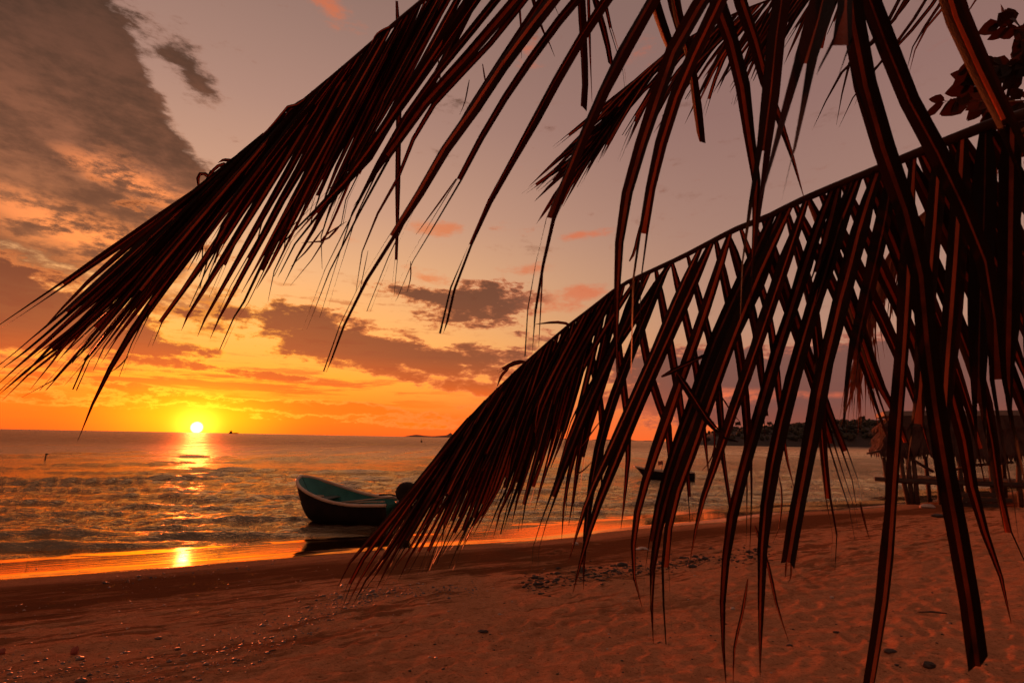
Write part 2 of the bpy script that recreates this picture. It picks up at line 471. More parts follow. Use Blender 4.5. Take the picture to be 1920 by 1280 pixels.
for (x_, y_, a_, r_, d_) in prints:
    m_ = (np.abs(SX - x_) < 0.45) & (np.abs(SY - y_) < 0.45)
    if not m_.any(): continue
    u = (SX[m_] - x_) * math.cos(a_) - (SY[m_] - y_) * math.sin(a_)
    w = (SX[m_] - x_) * math.sin(a_) + (SY[m_] - y_) * math.cos(a_)
    q = np.sqrt((u / r_) ** 2 + (w / (r_ * 1.9)) ** 2)
    SZ[m_] += -d_ * np.exp(-(q / 0.8) ** 4) + 0.45 * d_ * np.exp(-((q - 1.25) / 0.35) ** 2)
# two faint wheel or keel lines dragged along the beach
for s0, k_ in ((5.3, 0.018), (7.0, 0.0), (7.25, 0.0)):
    SZ -= 0.006 * np.exp(-((ss - s0 - k_ * sl * 0) / 0.035) ** 2) * near

with mat_nodes('beach_sand') as k:
    p = k.pos(); px_, py_, pz_ = k.xyz(p)
    along = k.map(p, (1, 1, 1), (0, 0, -SH_ROT))
    vs1 = k.map(along, (0.55, 3.2, 1)); vs2 = k.map(along, (0.28, 1.1, 1)); vs3 = k.map(along, (2.4, 11.0, 2))
    e1 = noise(vs1, 1.0, 5, 0.62); e2 = noise(vs2, 1.0, 4, 0.55); e3 = noise(vs3, 1.0, 4, 0.6)
    grain = noise(p, 900.0, 2, 0.7); mott = noise(p, 9.0, 5, 0.65)
    hz = pz_ + (e2 - 0.5) * 0.05 + (e1 - 0.5) * 0.012
    wet = sstep(0.218, 0.208, hz)                                        # film of water left by the swash
    edge = sstep(0.228, 0.262, hz)
    damp = sstep(0.322, 0.282, pz_ + (e1 - 0.5) * 0.16 + (e2 - 0.5) * 0.10 + (e3 - 0.5) * 0.05) * edge   # dark damp sand, ragged edge
    damp2 = sstep(0.50, 0.57, e1 * 0.55 + e3 * 0.45) * sstep(0.47, 0.36, pz_) * 0.75 * edge
    damp = nmax(damp * 0.92, damp2)
    dryc = mixc(sstep(0.25, 0.75, mott), (0.44, 0.168, 0.076), (0.57, 0.232, 0.110))
    dryc = mixc(sstep(0.53, 0.68, noise(k.map(p, (1, 1.6, 1)), 24.0, 4, 0.75)) * 0.8, dryc, (0.15, 0.055, 0.025))
    dryc = mixc(sstep(0.57, 0.66, noise(p, 90.0, 3, 0.7)) * 0.65, dryc, (0.12, 0.045, 0.022))
    dampc = mixc(e3, (0.075, 0.023, 0.009), (0.135, 0.042, 0.016))
    col = mixc(sstep(0.28, 0.18, hz) * 0.5, dryc, (0.20, 0.072, 0.030))
    col = mixc(damp, col, dampc)
    col = mixc(wet, col, (0.06, 0.024, 0.011))
    g2 = grain * 0.5 + 0.75; col = mixc(1.0, col, combine(g2, g2, g2), 'MULTIPLY')
    hb = (mott * 0.6 + noise(p, 42.0, 4, 0.7) * 0.7 + grain * 0.10) * (1.0 - wet) * (1.0 - damp * 0.6) + wet * noise(vs3, 0.6, 3, 0.5) * 0.06
    bm = k.bump(hb, 0.030, 1.0)
    film = water_film(k, col, 0.05, (1.0, 0.70, 0.44), 1.9, 1.6, bm)
    df = k.t.nodes.new('ShaderNodeBsdfDiffuse'); df.inputs['Roughness'].default_value = 0.6
    k.t.links.new(col.s, df.inputs['Color']); k.t.links.new(bm.outputs[0], df.inputs['Normal'])
    # scattered wet grains still glint on the damp sand
    glint = sstep(0.66, 0.70, noise(p, 70.0, 1, 0.5)) * sstep(0.55, 0.62, noise(p, 3.0, 3, 0.6)) * sstep(0.46, 0.30, pz_) * 0.5
    mx = k.t.nodes.new('ShaderNodeMixShader'); k.t.links.new(nmax(wet, glint).s, mx.inputs[0])
    k.t.links.new(df.outputs[0], mx.inputs[1]); k.t.links.new(film.outputs[0], mx.inputs[2])
    k.t.links.new(mx.outputs[0], k.out.inputs['Surface'])
sand_me = grid_mesh('sand_beach', SX, SY, SZ)
sand = tag(link('sand_beach', sand_me, k.m), kind='structure')

# ------------------------------------------------------------------ sea
cols = 760
ang = np.concatenate([np.linspace(-100, -52, 50, endpoint=False), np.linspace(-52, 52, cols, endpoint=False), np.linspace(52, 100, 50)])
rad = np.concatenate([1.0 / np.linspace(1 / 6.0, 1 / 420.0, 470), np.geomspace(440, 30000, 40)])
A_, R_ = np.meshgrid(np.radians(ang), rad)
WX, WY = R_ * np.sin(A_), R_ * np.cos(A_)
ws, wl = shore(WX, WY)
dR = np.gradient(rad)[:, None] * np.ones_like(WX)
off = np.clip((-ws - 0.05) / 4.5, 0, 1) ** 0.7
WZ = np.zeros_like(WX)
# short chop from many trains running in towards the beach
for k_ in range(46):
    lam = float(np.exp(rng.uniform(math.log(0.35), math.log(5.5))))
    th = rng.normal(0.0, 0.55) + math.atan2(-0.90, 0.25)
    kx, ky = math.cos(th) * 2 * math.pi / lam, math.sin(th) * 2 * math.pi / lam
    amp = 0.0060 * lam ** 0.40 * np.clip(lam / (2.4 * dR) - 0.4, 0, 1)
    warp = 0.9 * vnoise(WX / (lam * 3.0), WY / (lam * 3.0), 100 + k_) * 3.0
    ph = kx * WX + ky * WY + rng.uniform(0, 6.28) + warp
    WZ += amp * (1.0 - 2.0 * np.abs(np.sin(ph * 0.5)) ** 1.2)
WZ *= np.clip(off + 0.10, 0, 1)
# single swells and breaking wavelets: (px, py, half length px, height m)
SW = [(110, 1018, 200, .10), (420, 998, 130, .13), (90, 992, 120, .07), (330, 979, 90, .06), (490, 968, 120, .07), (300, 925, 90, .07),
      (190, 899, 110, .12), (470, 880, 70, .14), (420, 886, 90, .11), (60, 902, 60, .10), (350, 893, 70, .09), (560, 905, 60, .07),
      (80, 936, 110, .07), (240, 912, 80, .08), (640, 880, 60, .07), (700, 890, 60, .08), (820, 884, 70, .09), (900, 900, 80, .06),
      (1060, 955, 120, .05), (1010, 968, 160, .05), (1150, 938, 110, .05), (1330, 910, 60, .08), (60, 878, 60, .10), (260, 868, 60, .09),
      (620, 858, 60, .08), (440, 860, 60, .08), (30, 1040, 90, .05), (250, 1012, 100, .05), (700, 968, 90, .06), (620, 985, 100, .05),
      (1480, 900, 70, .06), (1560, 885, 60, .06), (560, 940, 70, .05), (200, 955, 90, .05), (400, 945, 80, .06), (20, 965, 90, .06)]
for k_ in range(150):
    yy = 823 + rng.beta(1.0, 1.6) * 130
    SW.append((rng.uniform(-40, 1960), yy, rng.uniform(20, 60) * (1 + (yy - 823) / 90), rng.uniform(.05, .12)))
for (sx_, sy_, L_, h_) in SW:
    c_ = G(sx_, sy_, 0.0)
    if c_.y > 160 or c_.y < 4: continue
    half = 1.45 * L_ / F * c_.y
    sc_ = min(1.0, 0.35 + c_.y / 30)
    m_ = (np.abs(WX - c_.x) < half * 2.2) & (np.abs(WY - c_.y) < 3.0 + half * 0.5)
    if not m_.any(): continue
    sl_ = rng.normal(0.05, 0.035)
    u = (WX[m_] - c_.x); w = WY[m_] - c_.y - u * sl_ - 0.10 * half * vnoise(u / half * 1.3, u * 0, 77) * 2
    wd = (0.15 + 0.7 * h_) * max(1.0, c_.y / 24)
    WZ[m_] += 1.5 * h_ * sc_ * np.exp(-(np.abs(u) / half) ** 2.5) * (np.exp(-(np.where(w < 0, w / (wd * 0.75), w / (wd * 1.7))) ** 2) - 0.18) * np.clip(-ws[m_] / 0.8, 0, 1)
WZ += 0.004
with mat_nodes('sea_water') as k:
    p = k.pos(); 
    va = k.map(p, (0.8, 2.2, 1), (0, 0, R(-8))); vb = k.map(p, (2.6, 6.5, 1), (0, 0, R(6))); vc = k.map(p, (0.16, 0.55, 1))
    vd = k.map(p, (0.018, 0.085, 1), (0, 0, R(-4)))
    qx_, qy_, qz_ = k.xyz(p)
    offs = (qx_ - float(SH_P[0])) * float(-SH_N[0]) + (qy_ - float(SH_P[1])) * float(-SH_N[1])      # metres offshore: open water is choppier
    open_ = sstep(8.0, 140.0, offs)
    gust = noise(vd, 1.0, 5, 0.65)
    lane = noise(k.map(p, (0.30, 0.020, 1), (0, 0, R(3))), 1.0, 6, 0.72)             # wind-roughened lanes
    hgt = noise(va, 1.8, 5, 0.66) * 0.50 + noise(vb, 1.9, 4, 0.65) * 0.30 + noise(vc, 1.0, 4, 0.6) * 0.7 + gust * 5.0 * open_
    bm = k.bump(hgt, 0.19, 0.75)
    rgh = 0.06 + sstep(4.0, 90.0, offs) * (0.20 + 0.34 * sstep(0.38, 0.58, lane))
    film = water_film(k, (0.040, 0.018, 0.009), rgh, (1.0, 0.76, 0.47), 1.6, 1.55 - 0.85 * open_, bm)
    k.t.links.new(film.outputs[0], k.out.inputs['Surface'])
sea_me = grid_mesh('sea', WX, WY, WZ)
sea = tag(link('sea', sea_me, k.m), kind='structure')

# ------------------------------------------------------------------ leaf materials
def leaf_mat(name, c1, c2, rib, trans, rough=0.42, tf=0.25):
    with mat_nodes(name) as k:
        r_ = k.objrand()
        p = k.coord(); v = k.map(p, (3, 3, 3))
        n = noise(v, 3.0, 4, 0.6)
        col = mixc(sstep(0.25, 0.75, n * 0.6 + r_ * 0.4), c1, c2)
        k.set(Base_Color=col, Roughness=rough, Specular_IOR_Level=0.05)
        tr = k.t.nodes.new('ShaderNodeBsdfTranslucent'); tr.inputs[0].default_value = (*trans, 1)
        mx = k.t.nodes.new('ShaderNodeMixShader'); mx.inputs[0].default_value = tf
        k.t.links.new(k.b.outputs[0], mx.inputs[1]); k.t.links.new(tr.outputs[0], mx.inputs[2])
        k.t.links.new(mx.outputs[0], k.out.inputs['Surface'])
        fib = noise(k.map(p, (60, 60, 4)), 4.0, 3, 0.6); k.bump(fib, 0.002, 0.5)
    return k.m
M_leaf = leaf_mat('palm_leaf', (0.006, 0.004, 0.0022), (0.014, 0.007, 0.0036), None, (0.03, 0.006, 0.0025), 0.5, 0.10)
M_rib = leaf_mat('palm_midrib', (0.035, 0.011, 0.005), (0.40, 0.075, 0.025), None, (0.08, 0.02, 0.008), 0.4, 0.08)  # midrib; brighter red end has the sun's crimson highlights put into the colour
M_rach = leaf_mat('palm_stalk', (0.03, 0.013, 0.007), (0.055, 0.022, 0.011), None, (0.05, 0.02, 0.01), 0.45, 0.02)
M_dry = leaf_mat('dry_palm_leaf', (0.075, 0.026, 0.011), (0.16, 0.055, 0.022), None, (0.12, 0.03, 0.01), 0.6, 0.2)
M_bark = simple('palm_bark', (0.10, 0.065, 0.045), (0.19, 0.13, 0.09), 0.9, 5.0, 0.02, (1, 1, 6))

def catmull(pts, n):
    """resample a polyline of tuples smoothly at n+1 even steps"""
    P_ = np.array(pts, float)
    if len(P_) == 2:
        t = np.linspace(0, 1, n + 1)[:, None]; return P_[0] * (1 - t) + P_[1] * t
    E = np.vstack([2 * P_[0] - P_[1], P_, 2 * P_[-1] - P_[-2]])
    out_ = []
    for i in range(len(P_) - 1):
        p0, p1, p2, p3 = E[i:i + 4]
        for t in np.linspace(0, 1, 12, endpoint=False):
            out_.append(0.5 * ((2 * p1) + (-p0 + p2) * t + (2 * p0 - 5 * p1 + 4 * p2 - p3) * t * t + (-p0 + 3 * p1 - 3 * p2 + p3) * t ** 3))
    out_.append(P_[-1]); out_ = np.array(out_)
    d = np.concatenate([[0], np.cumsum(np.linalg.norm(np.diff(out_[:, :2], axis=0), axis=1))])
    t = np.linspace(0, d[-1], n + 1)
    return np.stack([np.interp(t, d, out_[:, j]) for j in range(out_.shape[1])], 1)

class Frond:
    """a palm frond: stalk given as (px, py, depth) points; leaflets hang from it"""
    def __init__(s, palm, name, key, r_base, r_tip, start=None, mat=None, stop=1.0):
        s.key = catmull(key, 240)
        pts = [P(*q) for q in s.key[::5]]
        if start is not None:
            st = Vector(start); a, b = pts[0], pts[2]
            tang = (a - b).normalized() * (a - st).length * 0.45
            pts = [st * ((1 - t) ** 3) + (st.lerp(a, 0.3)) * (3 * t * (1 - t) ** 2) + (a + tang) * (3 * t * t * (1 - t)) + a * t ** 3 for t in (0, .15, .3, .45, .6, .75, .9)] + pts
        n = len(pts); rads = [r_base + (r_tip - r_base) * (i / (n - 1)) ** 0.7 for i in range(n)]
        s.obj = MB().tube(pts, rads, 7).build(name, mat or M_rach, palm, smooth=True)
        s.obj['_o'] = (0, 0, 0)
        s.n = 0
    def snap(s, px, py, dirx=None, diry=None):
        k = s.key
        d = np.hypot(k[:, 0] - px, k[:, 1] - py)
        if d.min() < 26 or dirx is None: return k[d.argmin()]
        rx, ry = k[:, 0] - px, k[:, 1] - py
        L = math.hypot(dirx, diry); ux, uy = dirx / L, diry / L
        along = rx * ux + ry * uy; perp = np.abs(rx * uy - ry * ux) + np.where(along < 0, 1e4, 0)
        i = perp.argmin()
        return k[i] if perp[i] < 40 else k[d.argmin()]
    def up(s, path, shift):
        """move a leaflet's root `shift` pixels up the stalk so that it leaves at a shallow angle"""
        k = s.key; d = np.hypot(k[:, 0] - path[0][0], k[:, 1] - path[0][1]); i = int(d.argmin())
        acc = 0.0
        while i > 0 and acc < shift:
            acc += math.hypot(k[i, 0] - k[i - 1, 0], k[i, 1] - k[i - 1, 1]); i -= 1
        b = (float(k[i, 0]), float(k[i, 1]))
        rest = path[2:] if len(path) > 3 else path[1:]
        return [b] + list(rest)
    def leaf(s, path, w, dd=0.1, trunc=False, mat=None, seg=8, fold=None, name='leaflet', free=False, twist=None, depth=None):
        """path in pixels from the stalk outward, w = blade width in pixels at its widest"""
        path = [tuple(map(float, q)) for q in path]
        if free:
            b = np.array([*path[0], depth]); pts = path
        else:
            b = s.snap(*path[0], path[0][0] - path[1][0], path[0][1] - path[1][1])
            if math.hypot(b[0] - path[0][0], b[1] - path[0][1]) < 26: path = path[1:]
            pts = [(b[0], b[1])] + path
        d0 = depth if depth is not None else b[2]
        c = catmull([(x, y) for x, y in pts], seg)
        t = np.linspace(0, 1, seg + 1)
        dep = d0 + dd * t ** 1.3
        C3 = [P(c[i, 0], c[i, 1], dep[i]) for i in range(seg + 1)]
        hw_max = 0.5 * w / F * d0
        ft = fold if fold is not None else random.uniform(0.25, 0.65)
        tw0 = random.uniform(-0.45, 0.45) * (0.3 if w > 30 else 1); tw1 = tw0 + (twist if twist is not None else random.uniform(-0.5, 0.5))
        sgn = random.choice((-1, 1)); ragged = random.uniform(0.02, 0.16); ribw = random.uniform(0.35, 1.6)
        split = random.uniform(0.62, 0.85) if (random.random() < 0.55 and w > 8 and not trunc) else 9
        vs = []; fs = []; ms = []
        for i in range(seg + 1):
            tg = (C3[min(i + 1, seg)] - C3[max(i - 1, 0)]).normalized()
            view = (C3[i] - EYE).normalized()
            side = tg.cross(view)
            side = side.normalized() if side.length > 1e-4 else Vector((1, 0, 0))
            nor = side.cross(tg)
            th = tw0 + (tw1 - tw0) * t[i]
            sd_ = side * math.cos(th) + nor * math.sin(th); nr_ = nor * math.cos(th) - side * math.sin(th)
            u = t[i]
            prof = min(1.0, 0.45 + u * 4.0) * (1 - max(0, (u - 0.45) / 0.55) ** 1.7)
            if trunc: prof = min(1.0, 0.42 + u * 3.4) * (1 - 0.28 * u)
            hw = max(hw_max * prof / max(0.75, math.cos(th)), 0.0006)
            jl, jr = (random.uniform(1 - 1.6 * ragged, 1 + .4 * ragged), random.uniform(1 - 1.6 * ragged, 1 + .4 * ragged))
            rb = min(0.0022 * d0 ** 0.5 * ribw, hw * 0.3)
            el_ = er_ = Vector((0, 0, 0))
            if u > split:                                   # the blade has torn along its rib
                g_ = (u - split) / (1 - split); op = hw_max * (0.30 + 0.5 * ragged * 4) * g_
                rb = min(rb + op * 0.8, rb + op); el_ = sd_ * op; er_ = -sd_ * op
                rb = op + rb * (1 - g_)
            if i == seg:
                jag = hw * (1.6 if trunc else 0.0)
                el_ = el_ + tg * random.uniform(-jag, jag); er_ = er_ + tg * random.uniform(-jag, jag)
                if split < 1: el_ = el_ - tg * hw_max * random.uniform(0, 5)
            vs += [C3[i] + el_ + (sd_ * math.cos(ft) * hw * jl + nr_ * sgn * math.sin(ft) * hw * jl),
                   C3[i] + sd_ * rb - nr_ * sgn * rb * 0.8, C3[i] - sd_ * rb - nr_ * sgn * rb * 0.8,
                   C3[i] + er_ + (-sd_ * math.cos(ft) * hw * jr + nr_ * sgn * math.sin(ft) * hw * jr)]
        for i in range(seg):
            for j in range(3):
                a = i * 4 + j
                if j == 1 and t[i] > split: continue
                fs.append((a, a + 1, a + 5, a + 4)); ms.append(1 if j == 1 else 0)
        me = mesh_np(name, vs, fs, True, ms)
        s.n += 1
        return link(name, me, mat or [M_leaf, M_rib], s.obj)

def fill(fr, keys, n, w, lo=0.55, hi=1.0, dd=(-0.1, 0.3), jit=10, mat=None, shift=0):
    """leaflets between traced neighbours"""
    for _ in range(n):
        i = random.randrange(len(keys) - 1); f = random.random()
        a, b = np.array(keys[i], float), np.array(keys[i + 1], float)
        q = a * (1 - f) + b * f
        k = random.uniform(lo, hi)
        base, mid, tip = q[0:2], q[2:4], q[4:6]
        tip2 = mid + (tip - mid) * (k * 2 - 1) if k > 0.5 else base + (mid - base) * k * 2
        m2 = base + (mid - base) * min(1, 0.55 + 0.4 * k)
        fr.leaf([fr.up([tuple(base), tuple(base)], shift)[0], tuple(m2 + np.random.default_rng(random.randrange(10 ** 6)).normal(0, jit * .6, 2)), tuple(tip2 + np.random.default_rng(random.randrange(10 ** 6)).normal(0, jit, 2))],
                random.uniform(*w), random.uniform(*dd), mat=mat)

# ------------------------------------------------------------------ the near palm
CROWN = Vector((1.95, 0.42, 3.18))
FOOT = Vector((2.75, -0.25, ground(2.75, -0.25)))
palm = empty('palm_tree', FOOT, 'near coconut palm, its two long dark fronds hanging across the whole view', 'palm tree')
mb = MB(); tp = []; tr = []
for i in range(25):
    t = i / 24
    q = FOOT.lerp(CROWN, t) + Vector((0.18, -0.10, 0)) * math.sin(t * math.pi) - Vector((0, 0, 0.15)) * (1 - t) * (i == 0)
    tp.append(q); tr.append((0.17 - 0.06 * t) * (1.06 if i % 2 else 0.98) * (1.35 if i < 2 else 1))
mb.tube(tp, tr, 14).build('trunk', M_bark, palm, smooth=True)

# --- frond A: passes overhead, tip at the left edge
A = Frond(palm, 'frond', [(1900, -500, 1.0), (1400, -420, 1.2), (1100, -235, 1.45), (950, -118, 1.6), (800, -4, 1.75), (715, 66, 1.85), (640, 130, 1.95), (540, 213, 2.1),
                          (430, 313, 2.3), (370, 366, 2.42), (300, 418, 2.55), (262, 452, 2.62)], 0.022, 0.003, start=CROWN)
A_tr = [  # traced leaflets: path (stalk end first), width, depth change
    ([(325, 400), (262, 440), (180, 490), (90, 552), (0, 612), (-12, 620)], 15, .1),
    ([(345, 386), (255, 470), (150, 562), (60, 640), (-14, 700)], 17, .1), ([(352, 380), (250, 490), (130, 600), (40, 680), (-12, 728)], 15, .2),
    ([(340, 390), (220, 505), (110, 600), (0, 690)], 16, .0), ([(360, 374), (250, 510), (140, 615), (50, 690), (0, 736)], 15, .15), ([(368, 368), (260, 520), (162, 612), (80, 678), (4, 751)], 14, .2),
    ([(374, 364), (265, 490), (162, 590), (75, 662), (47, 700), (0, 738)], 13, .1), ([(385, 356), (270, 490), (170, 592), (125, 642), (82, 700), (55, 732)], 14, .15),
    ([(388, 352), (280, 500), (150, 655), (100, 712), (40, 745)], 10, .2), ([(395, 348), (290, 500), (190, 615), (150, 660), (115, 692), (79, 734)], 14, .1),
    ([(405, 338), (300, 500), (205, 620), (172, 658), (140, 700), (115, 725)], 13, .2), ([(412, 332), (310, 500), (215, 610), (165, 672), (150, 702), (138, 732)], 13, .1),
    ([(420, 324), (330, 480), (225, 610), (198, 655), (185, 677), (174, 696)], 13, .15), ([(425, 320), (330, 500), (245, 600), (205, 650), (190, 680)], 11, .2),
    ([(440, 306), (355, 460), (282, 572), (235, 647), (207, 690), (180, 745), (160, 785), (145, 828)], 19, .1),
    ([(455, 292), (370, 450), (297, 560), (250, 645), (240, 668), (226, 707)], 15, .1), ([(470, 277), (390, 450), (332, 560), (297, 605), (285, 635), (281, 652)], 18, .15),
    ([(490, 260), (420, 440), (372, 562), (350, 590), (340, 620)], 17, .1), ([(505, 246), (445, 450), (402, 567), (382, 602), (370, 631)], 15, .1),
    ([(520, 233), (465, 450), (425, 570), (402, 610), (394, 635)], 15, .15), ([(535, 220), (500, 400), (462, 565), (442, 595), (422, 632), (414, 656)], 16, .1),
    ([(548, 207), (500, 390), (445, 520), (410, 590)], 13, .2), ([(560, 197), (560, 360), (520, 470), (495, 515), (481, 542)], 17, .1), ([(552, 203), (520, 400), (480, 500), (452, 550)], 15, .1),
    ([(580, 180), (590, 350), (550, 435), (517, 500), (507, 545), (502, 567)], 9, .1), ([(600, 164), (625, 330), (600, 402), (565, 465), (545, 505), (531, 535)], 16, .15),
    ([(615, 152), (650, 320), (622, 420), (602, 448), (582, 492), (545, 535)], 7, .1), ([(650, 122), (690, 250), (640, 352), (605, 407), (602, 445), (604, 505)], 8, .1),
    ([(660, 113), (740, 200), (672, 330), (650, 380), (640, 425)], 9, .15), ([(640, 130), (700, 240), (640, 330), (575, 400), (540, 440), (505, 480)], 17, .15),
    ([(690, 88), (780, 170), (700, 280), (640, 350), (560, 440), (518, 520)], 18, .1),
    ([(740, 46), (820, 100), (740, 210), (655, 330), (590, 400), (550, 445)], 20, .1), ([(770, 22), (850, 80), (760, 190), (690, 290), (640, 352), (612, 420)], 20, .2),
    ([(960, 8), (890, 90), (815, 172), (742, 262), (705, 340), (660, 412), (630, 470), (590, 565), (571, 620)], 21, .1),
    ([(930, 0), (850, 100), (780, 190), (720, 290), (665, 400), (640, 470), (622, 560), (604, 596)], 17, .2),
    ([(1000, -20), (930, 70), (860, 145), (792, 225), (752, 322), (730, 357), (705, 407), (685, 450), (677, 480), (668, 515), (667, 548)], 15, .15),
    ([(1035, 0), (960, 95), (905, 180), (842, 265), (815, 320), (772, 382), (730, 450), (695, 505), (665, 557), (650, 590), (631, 640), (611, 698)], 25, .1),
    ([(1010, 10), (930, 130), (860, 240), (790, 360), (740, 462), (720, 510), (700, 560), (690, 585)], 14, .25),
    ([(1080, 0), (1025, 67), (960, 163), (917, 230), (870, 320), (842, 367), (805, 430), (775, 480), (755, 512), (737, 566)], 22, .1),
    ([(1135, 0), (1110, 37), (1065, 108), (1010, 210), (960, 300), (950, 320), (910, 390), (885, 450), (860, 510), (842, 570), (831, 626)], 23, .05),
    ([(1222, 0), (1185, 65), (1145, 140), (1110, 215), (1075, 300), (1047, 370), (1022, 437), (1012, 495), (1000, 557), (995, 625), (993, 668)], 29, .0),
    ([(1318, 0), (1272, 75), (1242, 155), (1210, 250), (1188, 320), (1175, 370), (1163, 445), (1158, 520), (1157, 600), (1156, 660), (1158, 735)], 30, .0),
    ([(1350, 0), (1318, 70), (1285, 137), (1255, 220), (1227, 320), (1210, 420), (1197, 482), (1194, 540), (1192, 620), (1190, 700)], 32, .0),
    ([(1260, -20), (1272, 40), (1292, 110), (1303, 190), (1313, 266)], 26, .2, True),
    ([(1085, -40), (1087, 0), (1092, 100), (1094, 160), (1091, 200)], 24, .3, True), ([(1102, -40), (1105, 60), (1108, 140), (1110, 192)], 8, .3),
    ([(1108, -30), (1122, 20), (1137, 75), (1146, 122)], 18, .35, True), ([(1132, -20), (1140, 35), (1158, 95), (1170, 135), (1174, 175)], 9, .35),
    ([(975, -90), (1000, 0), (1015, 50), (1032, 85), (1040, 106)], 10, .3), ([(960, -60), (975, 20), (978, 110)], 7, .3), ([(1030, -70), (1040, 10), (1048, 30)], 8, .3),
    ([(1215, -30), (1232, 30), (1248, 75), (1262, 110)], 30, .25, True), ([(1250, -60), (1262, 0), (1276, 50), (1290, 90)], 34, .2, True),
    # the near ones, close over the viewer's head
    ([(1330, -60), (1345, 20), (1360, 50), (1385, 125), (1400, 230), (1416, 320), (1418, 395), (1412, 450), (1408, 520)], 34, -.05),
    ([(1475, -60), (1465, 0), (1455, 75), (1445, 175), (1435, 250), (1422, 350), (1406, 450), (1400, 520), (1397, 600)], 34, -.1),
    ([(1560, -80), (1545, 0), (1522, 75), (1502, 150), (1482, 237), (1465, 300), (1447, 366)], 48, -.42),
    ([(1590, -80), (1585, 20), (1575, 90), (1556, 130)], 40, -.45),
    ([(1375, -60), (1395, 20), (1415, 75), (1435, 150), (1465, 230), (1485, 290), (1508, 372)], 24, .0),
    ([(1588, -70), (1595, 0), (1602, 62), (1620, 150), (1645, 237), (1668, 320), (1702, 407), (1720, 470), (1730, 545), (1738, 640), (1750, 740), (1762, 815), (1775, 890), (1787, 960), (1797, 1010), (1815, 1110), (1834, 1250)], 46, -.1, True),
    ([(1610, -70), (1630, 0), (1647, 50), (1680, 125), (1715, 212), (1752, 275), (1785, 345), (1815, 407), (1845, 482), (1860, 545), (1868, 640), (1874, 740), (1890, 815), (1907, 890), (1918, 960), (1928, 1040)], 38, -.05),
    ([(1765, -60), (1785, 0), (1802, 62), (1840, 137), (1877, 212), (1905, 280), (1950, 380), (1990, 520)], 44, .0),
]
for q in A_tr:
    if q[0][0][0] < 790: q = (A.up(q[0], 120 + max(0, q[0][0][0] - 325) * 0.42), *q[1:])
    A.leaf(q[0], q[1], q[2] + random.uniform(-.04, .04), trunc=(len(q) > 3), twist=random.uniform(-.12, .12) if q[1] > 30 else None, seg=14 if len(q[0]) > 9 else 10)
A_keys = [(325, 400, 180, 500, 10, 640), (360, 374, 200, 560, 40, 700), (400, 342, 270, 530, 110, 705), (440, 306, 340, 490, 225, 660), (490, 260, 420, 440, 340, 600), (540, 213, 490, 400, 410, 600),
          (600, 164, 590, 370, 520, 510), (660, 113, 660, 310, 580, 430), (740, 46, 740, 230, 610, 430), (800, -4, 800, 180, 650, 400)]
fill(A, A_keys, 50, (12, 18), 0.6, 0.97, (-.05, .35), 8, shift=190)
# curled dead leaflets on the upper edge and a few torn threads
for q in ([(430, 313), (415, 308), (398, 322), (385, 345), (380, 362)], [(400, 340), (380, 325), (372, 335), (374, 365)], [(405, 335), (396, 322), (392, 345)], [(440, 305), (420, 300), (408, 306)],
          [(590, 172), (560, 195), (540, 200), (522, 222), (505, 240), (488, 258)], [(575, 186), (545, 205), (530, 225)], [(735, 50), (712, 60), (702, 70), (696, 85)]):
    A.leaf(q, 8, .02, seg=7)
for q, w in (([(820, 100), (825, 140), (824, 190)], 3), ([(880, 150), (872, 190), (862, 215)], 3), ([(905, 120), (915, 180)], 4), ([(640, 420), (610, 450), (565, 455)], 5), ([(605, 430), (575, 470), (545, 500)], 4), ([(600, 455), (612, 440), (650, 415)], 3),
             ([(240, 668), (225, 685), (207, 698)], 3), ([(770, 490), (770, 520), (763, 548)], 3), ([(690, 470), (680, 520), (672, 560)], 2), ([(1018, 500), (1014, 570), (1010, 650)], 3), ([(855, 335), (845, 350), (780, 440)], 4), ([(285, 440), (262, 470), (240, 488)], 3)):
    A.leaf(q, w, .02, free=True, depth=2.2 - q[0][0] / 1900, seg=5, name='torn_strip')
A.leaf([(744, 2), (747, 60), (748, 190), (746, 320), (745, 420), (742, 500), (736, 556)], 11, .0, free=True, depth=2.15, seg=8, fold=0.1, twist=0.0, name='torn_strip')

